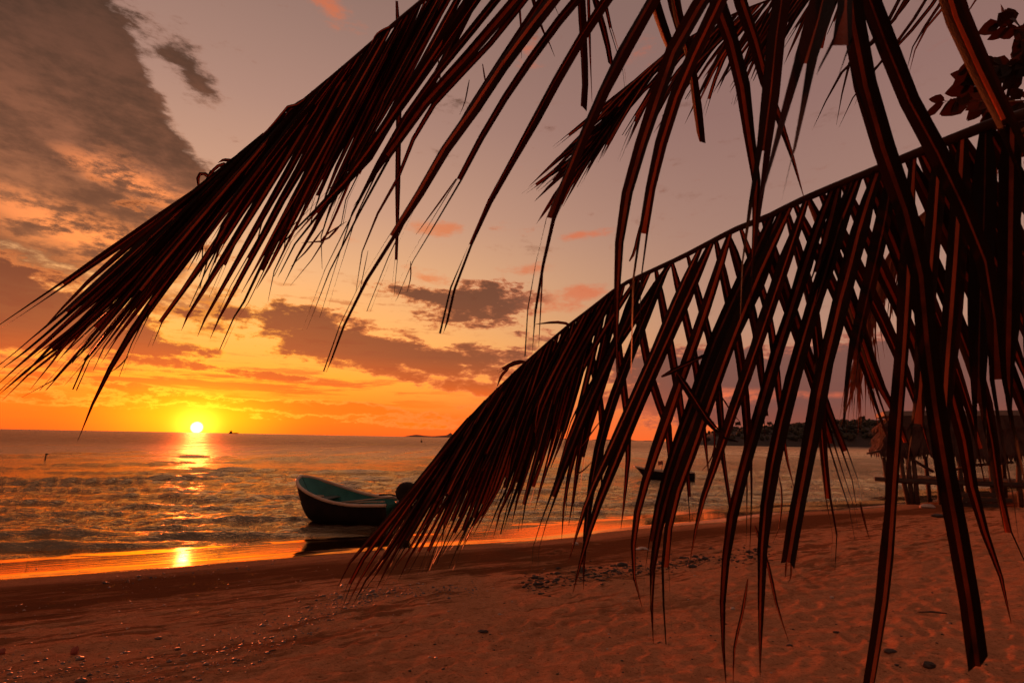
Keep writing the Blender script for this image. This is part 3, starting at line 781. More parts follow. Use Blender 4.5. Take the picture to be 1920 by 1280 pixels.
# --- frond B: across the middle, tip low over the beach
B = Frond(palm, 'frond', [(2150, 150, 1.0), (2000, 188, 1.08), (1920, 215, 1.15), (1861, 232, 1.2), (1764, 269, 1.27), (1680, 303, 1.33), (1515, 370, 1.46), (1438, 407, 1.52), (1377, 431, 1.57), (1280, 481, 1.65), (1174, 530, 1.75),
                          (1144, 550, 1.78), (1110, 577, 1.83), (1060, 615, 1.9), (986, 679, 2.03), (936, 726, 2.12), (889, 773, 2.2), (858, 807, 2.26), (830, 848, 2.32), (800, 888, 2.38)], 0.019, 0.003, start=CROWN + Vector((-0.05, 0.05, -0.05)))
NEAR = [  # the side towards the viewer, hanging down to the left
    ([(1335, 450), (1292, 548), (1250, 640), (1205, 740), (1160, 850), (1120, 950), (1095, 1030), (1074, 1112)], 24), ([(1310, 463), (1272, 552), (1235, 640), (1190, 740), (1140, 850), (1100, 940), (1065, 1055)], 22),
    ([(1210, 511), (1180, 590), (1147, 665), (1110, 745), (1075, 830), (1028, 955), (1006, 1022), (1002, 1076)], 20), ([(1250, 493), (1215, 580), (1175, 680), (1142, 770), (1118, 860), (1105, 940), (1096, 1020), (1094, 1105)], 20),
    ([(1448, 402), (1395, 520), (1340, 640), (1307, 732), (1262, 852), (1232, 960), (1218, 1050), (1212, 1146)], 25), ([(1482, 384), (1425, 510), (1372, 640), (1335, 740), (1295, 855), (1262, 952), (1248, 1060), (1254, 1206)], 27),
    ([(1465, 394), (1408, 535), (1354, 655), (1312, 760), (1270, 870), (1242, 960), (1222, 1080), (1225, 1206)], 25), ([(1370, 435), (1330, 560), (1288, 680), (1250, 790), (1215, 890), (1192, 980), (1188, 1070), (1205, 1142)], 22),
    ([(1515, 368), (1470, 500), (1422, 640), (1385, 745), (1345, 860), (1312, 960), (1294, 1050)], 26),
    ([(1565, 350), (1525, 450), (1480, 590), (1440, 715), (1405, 840), (1375, 950), (1358, 1070), (1354, 1180), (1362, 1290)], 29),
    ([(1610, 330), (1565, 450), (1520, 590), (1480, 730), (1450, 860), (1432, 980), (1426, 1120), (1425, 1268)], 31),
    ([(1645, 317), (1614, 420), (1592, 507), (1574, 570), (1558, 640), (1540, 715), (1522, 815), (1505, 902), (1494, 960), (1485, 1010), (1478, 1054)], 36, True),
    ([(1715, 290), (1706, 430), (1700, 560), (1692, 680), (1684, 790), (1678, 865), (1672, 960), (1662, 1085), (1648, 1185), (1630, 1295)], 30, True), ([(1680, 302), (1655, 430), (1625, 560), (1600, 680), (1588, 800)], 28),
    ([(1760, 271), (1752, 420), (1740, 560), (1728, 700), (1718, 830), (1712, 900)], 34), ([(1805, 254), (1796, 420), (1786, 560), (1775, 700), (1770, 830), (1778, 920)], 38), ([(1850, 236), (1845, 400), (1838, 560), (1835, 720), (1842, 860)], 38),
    ([(1900, 222), (1895, 400), (1893, 560), (1890, 700), (1895, 800)], 40), ([(1950, 205), (1945, 400), (1938, 600), (1930, 800)], 42), ([(1990, 192), (1985, 400), (1975, 640)], 42),
]
FAR = [  # the other side, hanging down to the right
    ([(1090, 593), (1112, 690), (1128, 790), (1124, 880), (1128, 950)], 19), ([(1144, 550), (1166, 700), (1178, 830), (1172, 920), (1164, 992)], 19), ([(1180, 527), (1222, 720), (1249, 790), (1257, 880), (1262, 990)], 20),
    ([(1230, 503), (1267, 700), (1286, 840), (1296, 980)], 19), ([(1260, 490), (1300, 660), (1318, 790), (1330, 900)], 18), ([(1290, 476), (1335, 650), (1352, 770), (1356, 860), (1368, 930), (1374, 1005)], 18), ([(1340, 450), (1384, 650), (1400, 790), (1405, 920), (1402, 1042)], 21),
    ([(1365, 437), (1410, 580), (1428, 700), (1440, 820)], 22), ([(1390, 425), (1440, 580), (1462, 740), (1472, 840), (1490, 918)], 22), ([(1430, 410), (1500, 620), (1552, 765), (1582, 840), (1602, 895), (1612, 955)], 24), ([(1470, 391), (1528, 600), (1540, 800), (1552, 930), (1566, 1010), (1562, 1070)], 24),
    ([(1415, 415), (1470, 560), (1525, 720), (1570, 870), (1594, 940), (1608, 1014)], 20), ([(1515, 370), (1572, 500), (1640, 700), (1680, 780), (1716, 880)], 27), ([(1492, 380), (1550, 510), (1610, 650), (1655, 780), (1690, 880)], 24), ([(1540, 361), (1600, 490), (1668, 630), (1712, 740), (1744, 850)], 28),
    ([(1580, 343), (1640, 480), (1705, 620), (1745, 745), (1785, 890), (1800, 950)], 30), ([(1620, 327), (1690, 490), (1750, 640), (1800, 790), (1830, 950), (1860, 1030), (1882, 1100), (1896, 1168)], 32), ([(1660, 311), (1735, 470), (1800, 620), (1850, 770), (1880, 960), (1905, 1030), (1922, 1070)], 34),
    ([(1700, 294), (1790, 470), (1855, 610), (1910, 740), (1975, 930)], 38), ([(1750, 275), (1830, 420), (1900, 560), (1970, 740)], 40), ([(1800, 256), (1880, 400), (1960, 560), (2020, 700)], 40), ([(1640, 319), (1712, 480), (1775, 640), (1825, 790), (1850, 900)], 30), ([(1725, 284), (1812, 450), (1880, 600), (1945, 760)], 38),
    ([(1850, 238), (1930, 380), (2000, 520)], 40), ([(1780, 264), (1858, 410), (1930, 560), (1990, 700)], 38),
]
TIPS = [  # dense end of the frond
    ([(830, 848), (790, 900), (750, 945), (707, 995), (657, 1052), (631, 1104)], 13), ([(810, 875), (760, 940), (700, 1020), (660, 1085), (636, 1147)], 14), ([(815, 868), (770, 945), (710, 1030), (670, 1095), (649, 1137)], 12), ([(822, 858), (780, 950), (720, 1040), (680, 1095), (660, 1136)], 12),
    ([(832, 845), (790, 940), (740, 1020), (700, 1080), (676, 1113)], 12), ([(840, 835), (800, 930), (755, 1010), (722, 1070), (704, 1107)], 12), ([(846, 825), (815, 920), (765, 1010), (730, 1070), (712, 1103)], 13), ([(852, 815), (820, 920), (785, 1000), (750, 1050), (736, 1068)], 12),
    ([(858, 807), (835, 910), (795, 1000), (765, 1050), (747, 1088)], 14), ([(864, 800), (850, 900), (810, 990), (780, 1040), (760, 1076)], 13), ([(870, 793), (855, 900), (825, 985), (800, 1040), (785, 1081)], 14), ([(878, 784), (870, 890), (835, 980), (810, 1030), (795, 1076)], 14),
    ([(886, 776), (880, 880), (850, 970), (828, 1020), (809, 1071)], 15), ([(893, 769), (895, 860), (865, 960), (840, 1010), (815, 1058)], 15), ([(900, 762), (905, 850), (875, 950), (850, 1000), (826, 1041)], 14), ([(908, 754), (910, 860), (885, 950), (860, 1010), (840, 1031)], 14),
    ([(915, 747), (925, 850), (895, 950), (868, 1010), (845, 1067)], 14), ([(922, 740), (935, 830), (910, 930), (880, 990), (860, 1031)], 15), ([(930, 732), (945, 830), (920, 920), (890, 980), (869, 1026)], 14), ([(936, 726), (955, 820), (930, 910), (905, 960), (879, 1001)], 15),
    ([(944, 719), (965, 810), (940, 900), (910, 960), (888, 1001)], 15), ([(954, 709), (980, 800), (955, 890), (930, 950), (911, 1005)], 16), ([(962, 702), (990, 800), (970, 880), (940, 950), (925, 1008)], 16), ([(970, 694), (1000, 790), (985, 860), (960, 930), (942, 1001)], 15),
    ([(980, 685), (1012, 780), (995, 860), (975, 920), (960, 981)], 16), ([(990, 676), (1025, 770), (1005, 860), (985, 930), (975, 996)], 16), ([(1000, 667), (1035, 760), (1020, 850), (1000, 910), (985, 958)], 16), ([(1012, 657), (1045, 760), (1035, 840), (1015, 910), (1002, 958)], 15),
    ([(1025, 646), (1055, 740), (1050, 800), (1035, 850), (1026, 881)], 14), ([(1038, 634), (1068, 740), (1060, 800), (1042, 850), (1032, 878)], 14), ([(1050, 624), (1085, 740), (1070, 840), (1062, 900), (1056, 970)], 15), ([(1065, 611), (1100, 720), (1090, 830), (1075, 930), (1066, 985)], 16),
    ([(1080, 600), (1110, 700), (1085, 820), (1065, 900), (1052, 990), (1053, 1012)], 16), ([(1110, 577), (1125, 700), (1105, 800), (1085, 900), (1078, 975)], 17), ([(1125, 565), (1130, 660), (1085, 780), (1055, 860), (1030, 940)], 18), ([(1160, 540), (1150, 640), (1100, 740), (1060, 840)], 18),
]
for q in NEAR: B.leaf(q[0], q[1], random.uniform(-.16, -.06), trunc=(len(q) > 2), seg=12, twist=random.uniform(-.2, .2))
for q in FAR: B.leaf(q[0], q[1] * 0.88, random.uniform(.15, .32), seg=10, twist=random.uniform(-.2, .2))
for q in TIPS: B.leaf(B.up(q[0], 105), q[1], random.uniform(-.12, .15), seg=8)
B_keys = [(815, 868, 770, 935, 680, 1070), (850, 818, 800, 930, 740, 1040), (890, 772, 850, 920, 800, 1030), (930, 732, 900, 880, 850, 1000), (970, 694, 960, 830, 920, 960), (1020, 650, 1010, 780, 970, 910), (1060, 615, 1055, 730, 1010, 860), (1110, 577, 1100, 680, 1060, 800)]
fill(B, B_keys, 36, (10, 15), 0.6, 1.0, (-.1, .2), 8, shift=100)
FILLN = [(1150, 546, 1120, 680, 1060, 800), (1300, 471, 1250, 600, 1190, 740), (1450, 403, 1400, 560, 1330, 720), (1600, 336, 1560, 470, 1500, 650)]
fill(B, FILLN, 3, (18, 24), 0.7, 1.0, (-.1, .0), 6)
# bent and broken leaflets standing out of the weave, and torn strips
B.leaf([(1240, 706), (1272, 690), (1310, 672), (1345, 655)], 12, .0, free=True, depth=1.5, seg=6, name='bent_leaflet')
B.leaf([(1270, 700), (1300, 745), (1330, 790), (1360, 818), (1385, 826)], 15, -.05, free=True, depth=1.45, seg=7, name='bent_leaflet')
B.leaf([(1338, 790), (1340, 835), (1332, 862), (1316, 882)], 4, .0, free=True, depth=1.45, seg=6, name='torn_strip')
B.leaf([(1085, 620), (1060, 606), (1035, 604), (1002, 608)], 7, .05, free=True, depth=1.88, seg=6, name='bent_leaflet')
B.leaf([(985, 678), (965, 680), (945, 690), (933, 698)], 10, .02, free=True, depth=2.05, seg=5, name='bent_leaflet')
B.leaf([(955, 688), (940, 705), (932, 725)], 6, .02, free=True, depth=2.05, seg=5, name='bent_leaflet')
B.leaf([(1180, 490), (1190, 470), (1200, 420)], 6, .05, free=True, depth=1.5, seg=5, name='torn_strip')
B.leaf([(1415, 985), (1440, 1060), (1455, 1130), (1478, 1200)], 7, .0, free=True, depth=1.35, seg=6, name='torn_strip')
B.leaf([(1402, 1085), (1392, 1150), (1378, 1210), (1375, 1282)], 7, .0, free=True, depth=1.3, seg=6, name='torn_strip')
for q in ([(1460, 890), (1466, 930), (1460, 990), (1450, 1015)], [(1612, 940), (1622, 980), (1630, 1010)], [(1080, 890), (1095, 880), (1110, 865)], [(1352, 742), (1370, 770), (1388, 792)], [(1395, 880), (1392, 910), (1388, 940)], [(1125, 790), (1090, 838), (1085, 842)], [(1475, 1050), (1473, 1075), (1472, 1082)], [(1484, 1052), (1483, 1080), (1478, 1092)]):
    B.leaf(q, 3.5, .0, free=True, depth=1.5, seg=5, name='torn_strip')

# ------------------------------------------------------------------ second palm, further off to the right
CR2 = Vector((6.4, 5.3, 6.0)); FT2 = Vector((7.2, 4.6, ground(7.2, 4.6)))
palm2 = empty('palm_tree', FT2, 'farther palm at upper right, small frond high up and brown dead frond hanging behind', 'palm tree')
MB().tube([FT2.lerp(CR2, i / 24) + Vector((0.3, -.2, 0)) * math.sin(i / 24 * math.pi) for i in range(25)], [(0.19 - .07 * i / 24) * (1.05 if i % 2 else .98) for i in range(25)], 12).build('trunk', M_bark, palm2, smooth=True)
Cf = Frond(palm2, 'frond', [(1900, -150, 4.6), (1750, -115, 4.6), (1600, -75, 4.65), (1480, -15, 4.7), (1380, 25, 4.75), (1290, 72, 4.8), (1235, 112, 4.85), (1180, 190, 4.9), (1120, 275, 4.95)], 0.022, 0.003, start=CR2)
for i in range(84):
    f = i / 83
    k_ = Cf.key[int((0.30 + 0.70 * f) * 240)]
    L_ = (175 + 75 * math.sin(f * 2.6)) * random.uniform(0.8, 1.12) * (1.0 if f < .8 else 0.9)
    far_ = i % 2
    a_ = R(64 + random.uniform(-5, 5) - 12 * f - (16 if far_ else 0) * (0.4 + .6 * f))
    x1, y1 = k_[0] - math.cos(a_) * L_ * .55, k_[1] + math.sin(a_) * L_ * .55
    a2 = a_ + R(random.uniform(0, 10))
    Cf.leaf([(k_[0], k_[1]), (x1, y1), (x1 - math.cos(a2) * L_ * .45, y1 + math.sin(a2) * L_ * .45)], random.uniform(8, 11), random.uniform(-.1, .3), seg=6)
for q in ([(1700, -30), (1650, 65), (1590, 120), (1558, 170), (1523, 244)], [(1715, -30), (1660, 60), (1600, 105), (1590, 140), (1575, 190), (1568, 235)], [(1770, -60), (1710, 40), (1640, 130), (1610, 160), (1590, 205), (1572, 241)],
          [(1800, -70), (1740, 20), (1680, 90), (1620, 150), (1602, 198)], [(1810, -70), (1755, 20), (1715, 80), (1700, 132)], [(1830, -80), (1772, 10), (1725, 70), (1704, 140)], [(1740, -60), (1690, 20), (1655, 60)], [(1880, -90), (1830, 0), (1800, 40)]):
    Cf.leaf(q, 7.5, .1, seg=7)
D = Frond(palm2, 'dead_frond', [(1960, 210, 4.3), (1850, 300, 4.1), (1770, 370, 4.0), (1700, 430, 3.95), (1650, 510, 3.9), (1625, 590, 3.9), (1612, 660, 3.9)], 0.018, 0.004, start=CR2 + Vector((-.05, .05, -.1)), mat=M_dry)
dm = MB()
for i in range(330):   # shrivelled leaflets, too fine to tell apart
    f = random.random(); k_ = D.key[int(f * 239)]
    f = f ** 0.6; k_ = D.key[int(f * 239)]; L_ = random.uniform(60, 160) * (0.7 + .5 * f); dirx = random.gauss(-0.05 - 0.25 * (1 - f), 0.16); 
    p0 = P(k_[0], k_[1], k_[2]); p1 = P(k_[0] + dirx * L_ * .5 + random.gauss(0, 4), k_[1] + L_ * .5, k_[2] + random.uniform(-.1, .1)); p2 = P(k_[0] + dirx * L_ * .9 + random.gauss(0, 5), k_[1] + L_, k_[2] + random.uniform(-.12, .12))
    w = random.uniform(2, 5) / F * 4 / 2
    sdv = Vector((math.cos(random.uniform(-1, 1)), random.uniform(-.7, .7), 0)).normalized()
    dm.add([p0 - sdv * w, p0 + sdv * w, p1 + sdv * w, p1 - sdv * w, p2], [(0, 1, 2, 3), (3, 2, 4)])
tag(dm.build('dry_leaflets', M_dry, D.obj), kind='stuff')
print('leaflets', A.n, B.n, Cf.n)

# ------------------------------------------------------------------ boats
M_hull = simple('boat_paint_dark', (0.006, 0.0042, 0.0038), (0.014, 0.008, 0.0065), 0.75, 3.0, 0.004, spec=0.1)
M_teal = simple('boat_paint_teal', (0.010, 0.105, 0.088), (0.020, 0.150, 0.122), 0.5, 4.0, 0.003)
M_rim = simple('boat_rim_cream', (0.30, 0.20, 0.13), (0.42, 0.29, 0.19), 0.45, 6.0, 0.002)
M_floor = simple('boat_boards', (0.06, 0.075, 0.06), (0.10, 0.10, 0.075), 0.7, 6.0, 0.004, (1, 6, 1))
M_motor = simple('motor_cover', (0.010, 0.007, 0.006), (0.024, 0.017, 0.014), 0.8, 5.0, 0.01, spec=0.1)
M_metal = simple('grey_metal', (0.10, 0.095, 0.09), (0.16, 0.15, 0.14), 0.4, 8.0)
M_rope = simple('rope', (0.28, 0.18, 0.11), (0.38, 0.26, 0.16), 0.9, 60.0)
M_wood = simple('weathered_wood', (0.030, 0.016, 0.010), (0.062, 0.032, 0.020), 0.85, 5.0, 0.006, (1, 1, 7), var=0.4)
M_thatch = simple('thatch', (0.024, 0.010, 0.006), (0.055, 0.022, 0.012), 0.95, 14.0, 0.02, (4, 4, 1))
M_stone = simple('pebble', (0.045, 0.028, 0.022), (0.20, 0.13, 0.10), 0.6, 3.0, 0.004)
M_shell = simple('shell', (0.26, 0.17, 0.12), (0.42, 0.30, 0.23), 0.45, 30.0, 0.002)
M_weed = simple('weed', (0.022, 0.014, 0.010), (0.055, 0.032, 0.020), 0.8, 30.0, 0.004)
M_brick = simple('clay', (0.20, 0.045, 0.028), (0.30, 0.075, 0.045), 0.85, 14.0, 0.01)

def boat(loc, heading, L, beam, label, motor=True, bow_h=1.05, mid_h=0.46, stern_h=0.50, roll=0.0):
    """open fishing skiff: local x forward, y to port"""
    root = empty('fishing_boat', loc, label, 'boat', 'open fishing boats in the shallows')
    M_ = Matrix.Translation(Vector(loc)) @ Matrix.Rotation(heading, 4, 'Z') @ Matrix.Rotation(roll, 4, 'X')
    ns, nr = 26, 9
    def station(t):                       # t 0 stern .. 1 bow
        x = (t - 0.5) * L
        b = beam / 2 * (0.86 + 0.14 * math.sin(min(1, t / .45) * math.pi / 2)) * (1 - max(0, (t - 0.45) / 0.55) ** 3.0) ** 0.55 if t < 1 else 0.0
        sh = mid_h + (stern_h - mid_h) * max(0, 1 - t / .35) ** 2 + (bow_h - mid_h) * max(0, (t - 0.25) / 0.75) ** 2.1
        kl = -0.14 + 0.5 * max(0, (t - 0.80) / 0.20) ** 2.4
        return x, max(b, 0.012), sh, kl
    def section(t, inset, floor):
        x, b, sh, kl = station(t); out_ = []
        b = max(0.008, b - inset); kl += floor
        xk = x - inset * (t > .9)
        for j in range(2 * nr + 1):
            a = (j / nr - 1)              # -1 .. 1
            s_ = abs(a)
            y = b * math.copysign(min(1, (1 - (1 - s_) ** 2.2)) ** 0.8, a) if a else 0
            z = kl + (sh - kl) * s_ ** 1.9
            rake = 0.34 * (s_ ** 1.9) * max(0, (t - 0.70) / 0.30)
            out_.append(M_ @ Vector((xk + rake - (0.24 * max(0, (t - .7) / .3)), y, z)))
        return out_
    def shell(inset, floor, name, mat, flip):
        v = []; f = []
        for i in range(ns + 1): v += section(i / ns, inset, floor)
        w = 2 * nr + 1
        for i in range(ns):
            for j in range(w - 1):
                q = (i * w + j, i * w + j + 1, (i + 1) * w + j + 1, (i + 1) * w + j)
                f.append(q[::-1] if flip else q)
        f.append(tuple(range(w)))
        return link(name, mesh_np(name, v, f, True), mat, root)
    shell(0.0, 0.0, 'hull', M_hull, False)
    shell(0.045, 0.10, 'hull_lining', M_teal, True)
    pts = []
    for i in range(0, ns + 1): pts.append(section(i / ns, 0.02, 0)[0])
    for i in range(ns, -1, -1): pts.append(section(i / ns, 0.02, 0)[-1])
    MB().tube(pts, 0.042, 8).build('gunwale', M_rim, root, smooth=True)
    def across(t, z, w, th, name, mat=M_floor):
        x, b, sh, kl = station(t); zz = z
        s_ = ((zz - kl) / (sh - kl)) ** (1 / 1.9); hb = max(0.05, (b - 0.06) * (1 - (1 - s_) ** 2.2) ** 0.8)
        m_ = MB().box((x, 0, zz), (w, hb * 2, th), bev=0.008)
        m_.v = [tuple(M_ @ Vector(v)) for v in m_.v]
        return m_.build(name, mat, root)
    across(0.30, 0.26, 0.24, 0.035, 'seat'); across(0.55, 0.28, 0.24, 0.035, 'seat'); across(0.80, 0.42, 0.36, 0.03, 'bow_deck')
    for k_ in range(5):
        m_ = MB().box((-0.02 * L, -0.32 + 0.16 * k_, 0.02), (L * 0.62, 0.14, 0.02), bev=0.004)
        m_.v = [tuple(M_ @ Vector(v)) for v in m_.v]; m_.build('floor_board', M_floor, root)
    tr_ = MB()
    x0 = station(0)[0]
    if motor:
        mo = empty_part('outboard_motor', root)
        def mpart(name, mb_, mat): 
            mb_.v = [tuple(M_ @ Vector(v)) for v in mb_.v]; return mb_.build(name, mat, mo, smooth=True)
        # cover: a lumpy bag over the cowling
        v = []; f = []; rows = [(.42, .10, .09), (.50, .17, .13), (.60, .235, .175), (.72, .255, .185), (.82, .25, .18), (.90, .20, .15), (.945, .12, .09), (.955, .02, .02)]
        for (z, ax, ay) in rows:
            for j in range(14):
                th = j / 14 * 2 * math.pi; wob = 1 + 0.10 * math.sin(3 * th + z * 9) + 0.05 * math.sin(7 * th + z * 23)
                v.append((x0 - 0.16 - 0.10 * (z - .6) + ax * wob * math.cos(th), ay * wob * math.sin(th), z))
        for i in range(len(rows) - 1):
            for j in range(14): f.append((i * 14 + j, i * 14 + (j + 1) % 14, (i + 1) * 14 + (j + 1) % 14, (i + 1) * 14 + j))
        b_ = MB().add(v, f); mpart('cowling', b_, M_motor)
        mpart('shaft', MB().box((x0 - 0.16, 0, 0.12), (0.13, 0.09, 0.66), bev=.02), M_motor)
        mpart('clamp_bracket', MB().box((x0 - 0.01, 0, 0.40), (0.14, 0.24, 0.20), bev=.015), M_metal)
        mpart('tiller', MB().tube([(x0 - .02, .03, .60), (x0 + .25, .05, .64), (x0 + .55, .06, .62)], [.02, .018, .024], 8), M_motor)
    return root, M_, station
def empty_part(name, parent):
    o = bpy.data.objects.new(name, None); COL.objects.link(o); o.empty_display_size = 0.1
    o.parent = parent; o.matrix_parent_inverse = Matrix.Translation(-Vector(parent['_o'])); o['_o'] = (0, 0, 0)
    return o

stern = Vector((-2.80, 14.75, 0.0)); bow = Vector((-5.42, 15.60, 0.0))
bc = (stern + bow) / 2; hd = math.atan2((bow - stern).y, (bow - stern).x)
b1, BM, st1 = boat((bc.x, bc.y, 0.02), hd, (bow - stern).length + 0.15, 1.62, 'dark skiff with teal inside and outboard motor, aground near the beach', bow_h=0.98, mid_h=0.44, stern_h=0.47, roll=R(-2))
def oar(a, b, label):
    a, b = BM @ Vector(a), BM @ Vector(b); d = (b - a); L_ = d.length
    r_ = empty('oar', a, label, 'oar', 'oars laid in the near boat')
    MB().tube([a, a.lerp(b, .35), a.lerp(b, .82)], [.018, .02, .016], 8).build('shaft', M_rope, r_, smooth=True)
    s_ = d.normalized().cross(Vector((0, 0, 1))).normalized() * 0.06
    u_ = Vector((0, 0, .008))
    m_ = MB(); p_ = [a.lerp(b, .80), a.lerp(b, .86), b]
    ws = [.3, 1, .8]
    vs = []
    for q, w in zip(p_, ws): vs += [q - s_ * w - u_, q + s_ * w - u_, q + s_ * w + u_, q - s_ * w + u_]
    fs = [(0, 1, 2, 3), (11, 10, 9, 8)]
    for i in range(2):
        for j in range(4): fs.append((i * 4 + j, i * 4 + (j + 1) % 4, (i + 1) * 4 + (j + 1) % 4, (i + 1) * 4 + j))
    m_.add(vs, fs).build('blade', M_rope, r_)
oar((-.95, -.62, .49), (.75, .30, .32), 'long pale oar lying across the near skiff, towards its bow')
oar((.30, -.35, .32), (-1.25, .45, .52), 'pale oar reaching to the outboard motor of the near skiff')
m_ = MB()
rp = [BM @ Vector((.98 + (.05 + .004 * k) * math.cos(k * .7), .02 + (.05 + .004 * k) * math.sin(k * .7), .455 + .001 * k)) for k in range(40)]
tag(m_.tube(rp, .014, 6).build('mooring_rope', M_rope, smooth=True), 'coil of rope on the bow deck of the near skiff', 'rope')

p2 = G(1250, 896, 0.0)
b2, BM2, st2 = boat((p2.x - .05, p2.y + .3, 0.0), R(172), 3.3, 1.3, 'small far skiff with teal inside seen through the hanging leaflets', motor=False, bow_h=0.62, mid_h=0.34, stern_h=0.36)
def stick(name, label, a, b, r_=.018, flag=None):
    root = empty(name, a, label, 'pole', 'net poles standing in the far boat')
    MB().tube([a, Vector(a).lerp(Vector(b), .5) + Vector((.02, 0, 0)), b], r_, 7).build('pole', M_wood, root, smooth=True)
    if flag:
        q = Vector(b); m_ = MB(); 
        n_ = 6; v = []
        for i in range(n_ + 1):
            for z in (0, -.22): v.append(q + Vector((-.28 * i / n_, .03 * math.sin(i * 1.3), z + .02 * math.sin(i))))
        m_.add(v, [(2 * i, 2 * i + 2, 2 * i + 3, 2 * i + 1) for i in range(n_)]).build('flag', M_brick, root)
stick('net_pole', 'slim pole standing in the far skiff, nearest its bow', BM2 @ Vector((.75, .1, .05)), BM2 @ Vector((.55, .1, 1.05)), flag=True)
stick('net_pole', 'slim pole with a little flag standing amidships in the far skiff', BM2 @ Vector((.25, -.1, .05)), BM2 @ Vector((.05, -.15, .95)), flag=True)

# ------------------------------------------------------------------ far land, markers, ship
with mat_nodes('wooded_slope') as k:
    n = noise(k.pos(), 0.12, 5, 0.7); k.set(Base_Color=mixc(n, (0.018, 0.012, 0.008), (0.05, 0.028, 0.018)), Roughness=0.95)
M_hill = k.m
M_canopy = simple('far_trees', (0.012, 0.011, 0.006), (0.036, 0.028, 0.013), 0.9, 0.2)
def dist_pt(px, d, z): 
    v = ray(px, 830); v = Vector((v.x, v.y, 0)).normalized(); return Vector((v.x * d / v.y, d, z))
HD = 430.0
ridge = [(1288, 831), (1293, 826), (1300, 818), (1312, 813), (1326, 808), (1351, 799), (1386, 794), (1440, 793), (1490, 789), (1540, 783), (1565, 779), (1652, 780), (1760, 776), (1880, 770), (2050, 762), (2400, 742)]
rx_ = [q[0] for q in ridge]; rz_ = []
for q in ridge:
    v = ray(*q); rz_.append(max(0.3, EYE.z + v.z * HD / v.y))
XX = np.linspace(1286, 2400, 260); T = np.linspace(0, 1, 14)
HX = np.zeros((14, 260)); HY = HX.copy(); HZ = HX.copy()
for j, px in enumerate(XX):
    top = np.interp(px, rx_, rz_)
    for i, t in enumerate(T):
        d = HD + 150 * (t - 0.35) if t > 0.35 else HD - 40 * (0.35 - t) / .35
        q = dist_pt(px, d, 0)
        z = top * 0.86 * (math.sin(min(1, t / .55) * math.pi / 2) if t < .55 else (1 - .25 * (t - .55))) - 0.6
        HX[i, j], HY[i, j], HZ[i, j] = q.x, q.y, z + top * .05 * (vnoise(np.array(px * .03), np.array(t * 6.0), 31)) if t > 0 else -1.0
hill = tag(link('headland', grid_mesh('headland', HX, HY, HZ), M_hill), kind='structure')
wood = MB()
ico = [(0, 0, 1), (.89, 0, .45), (.28, .85, .45), (-.72, .53, .45), (-.72, -.53, .45), (.28, -.85, .45), (.72, .53, -.45), (-.28, .85, -.45), (-.89, 0, -.45), (-.28, -.85, -.45), (.72, -.53, -.45), (0, 0, -1)]
icf = [(0, 1, 2), (0, 2, 3), (0, 3, 4), (0, 4, 5), (0, 5, 1), (1, 6, 2), (2, 7, 3), (3, 8, 4), (4, 9, 5), (5, 10, 1), (2, 6, 7), (3, 7, 8), (4, 8, 9), (5, 9, 10), (1, 10, 6), (6, 11, 7), (7, 11, 8), (8, 11, 9), (9, 11, 10), (10, 11, 6)]
def clump(mb_, c, r_, sq=1.0):
    mb_.add([(c[0] + r_ * x * random.uniform(.75, 1.25), c[1] + r_ * y * random.uniform(.75, 1.25), c[2] + r_ * sq * z * random.uniform(.75, 1.25)) for x, y, z in ico], icf)
for _ in range(2600):
    j = int(random.triangular(0, 259, 60)); i = random.randrange(2, 11); 
    r_ = random.uniform(.8, 2.2) * (0.35 if j < 8 else 1)
    clump(wood, (HX[i, j] + random.uniform(-4, 4), HY[i, j] + random.uniform(-8, 8), HZ[i, j] + r_ * random.uniform(-.3, .7)), r_, random.uniform(.8, 1.3))
tag(wood.build('headland_wood', M_canopy), 'dark wood covering the far headland', 'wood', kind='stuff')
def far_tree(px, hgt, label, d=None):
    d = d or HD - 4
    j = int(np.clip((px - 1286) / (2400 - 1286) * 259, 0, 259)); i = 7 if px > 1310 else 5
    b_ = Vector((HX[i, j], HY[i, j], HZ[i, j] - .5))
    root = empty('tree', b_, label, 'tree', 'trees on the skyline of the headland')
    MB().tube([b_, b_ + Vector((.2, 0, hgt * .5)), b_ + Vector((.1, 0, hgt * .8))], [.35, .22, .1], 6).build('trunk', M_bark, root)
    cr = MB()
    for _ in range(26):
        th = random.uniform(0, 6.28); rr = random.uniform(0, 1) ** .6 * hgt * .34
        clump(cr, (b_.x + rr * math.cos(th), b_.y + rr * math.sin(th), b_.z + hgt * random.uniform(.5, 1.0)), hgt * random.uniform(.08, .17))
    cr.build('crown', M_canopy, root)
far_tree(1300, 5.0, 'bushy tree at the seaward tip of the dark headland'); far_tree(1386, 5.5, 'round tree on the headland skyline, left of the long ridge'); far_tree(1447, 5.0, 'lone round tree on the headland skyline, right of the rise'); far_tree(1622, 5.0, 'tree on the headland skyline just left of the thatched hut')
# pale strip of beach under the headland
q0, q1 = dist_pt(1560, HD - 46, .25), dist_pt(1700, HD - 46, .25)
bs = MB().add([q0 + Vector((0, -3, -.4)), q1 + Vector((0, -3, -.4)), q1 + Vector((0, 4, .5)), q0 + Vector((0, 4, .5))], [(0, 1, 2, 3)])
tag(bs.build('far_beach', simple('far_sand', (.20, .11, .07), (.30, .17, .10), .95, .4)), kind='structure')
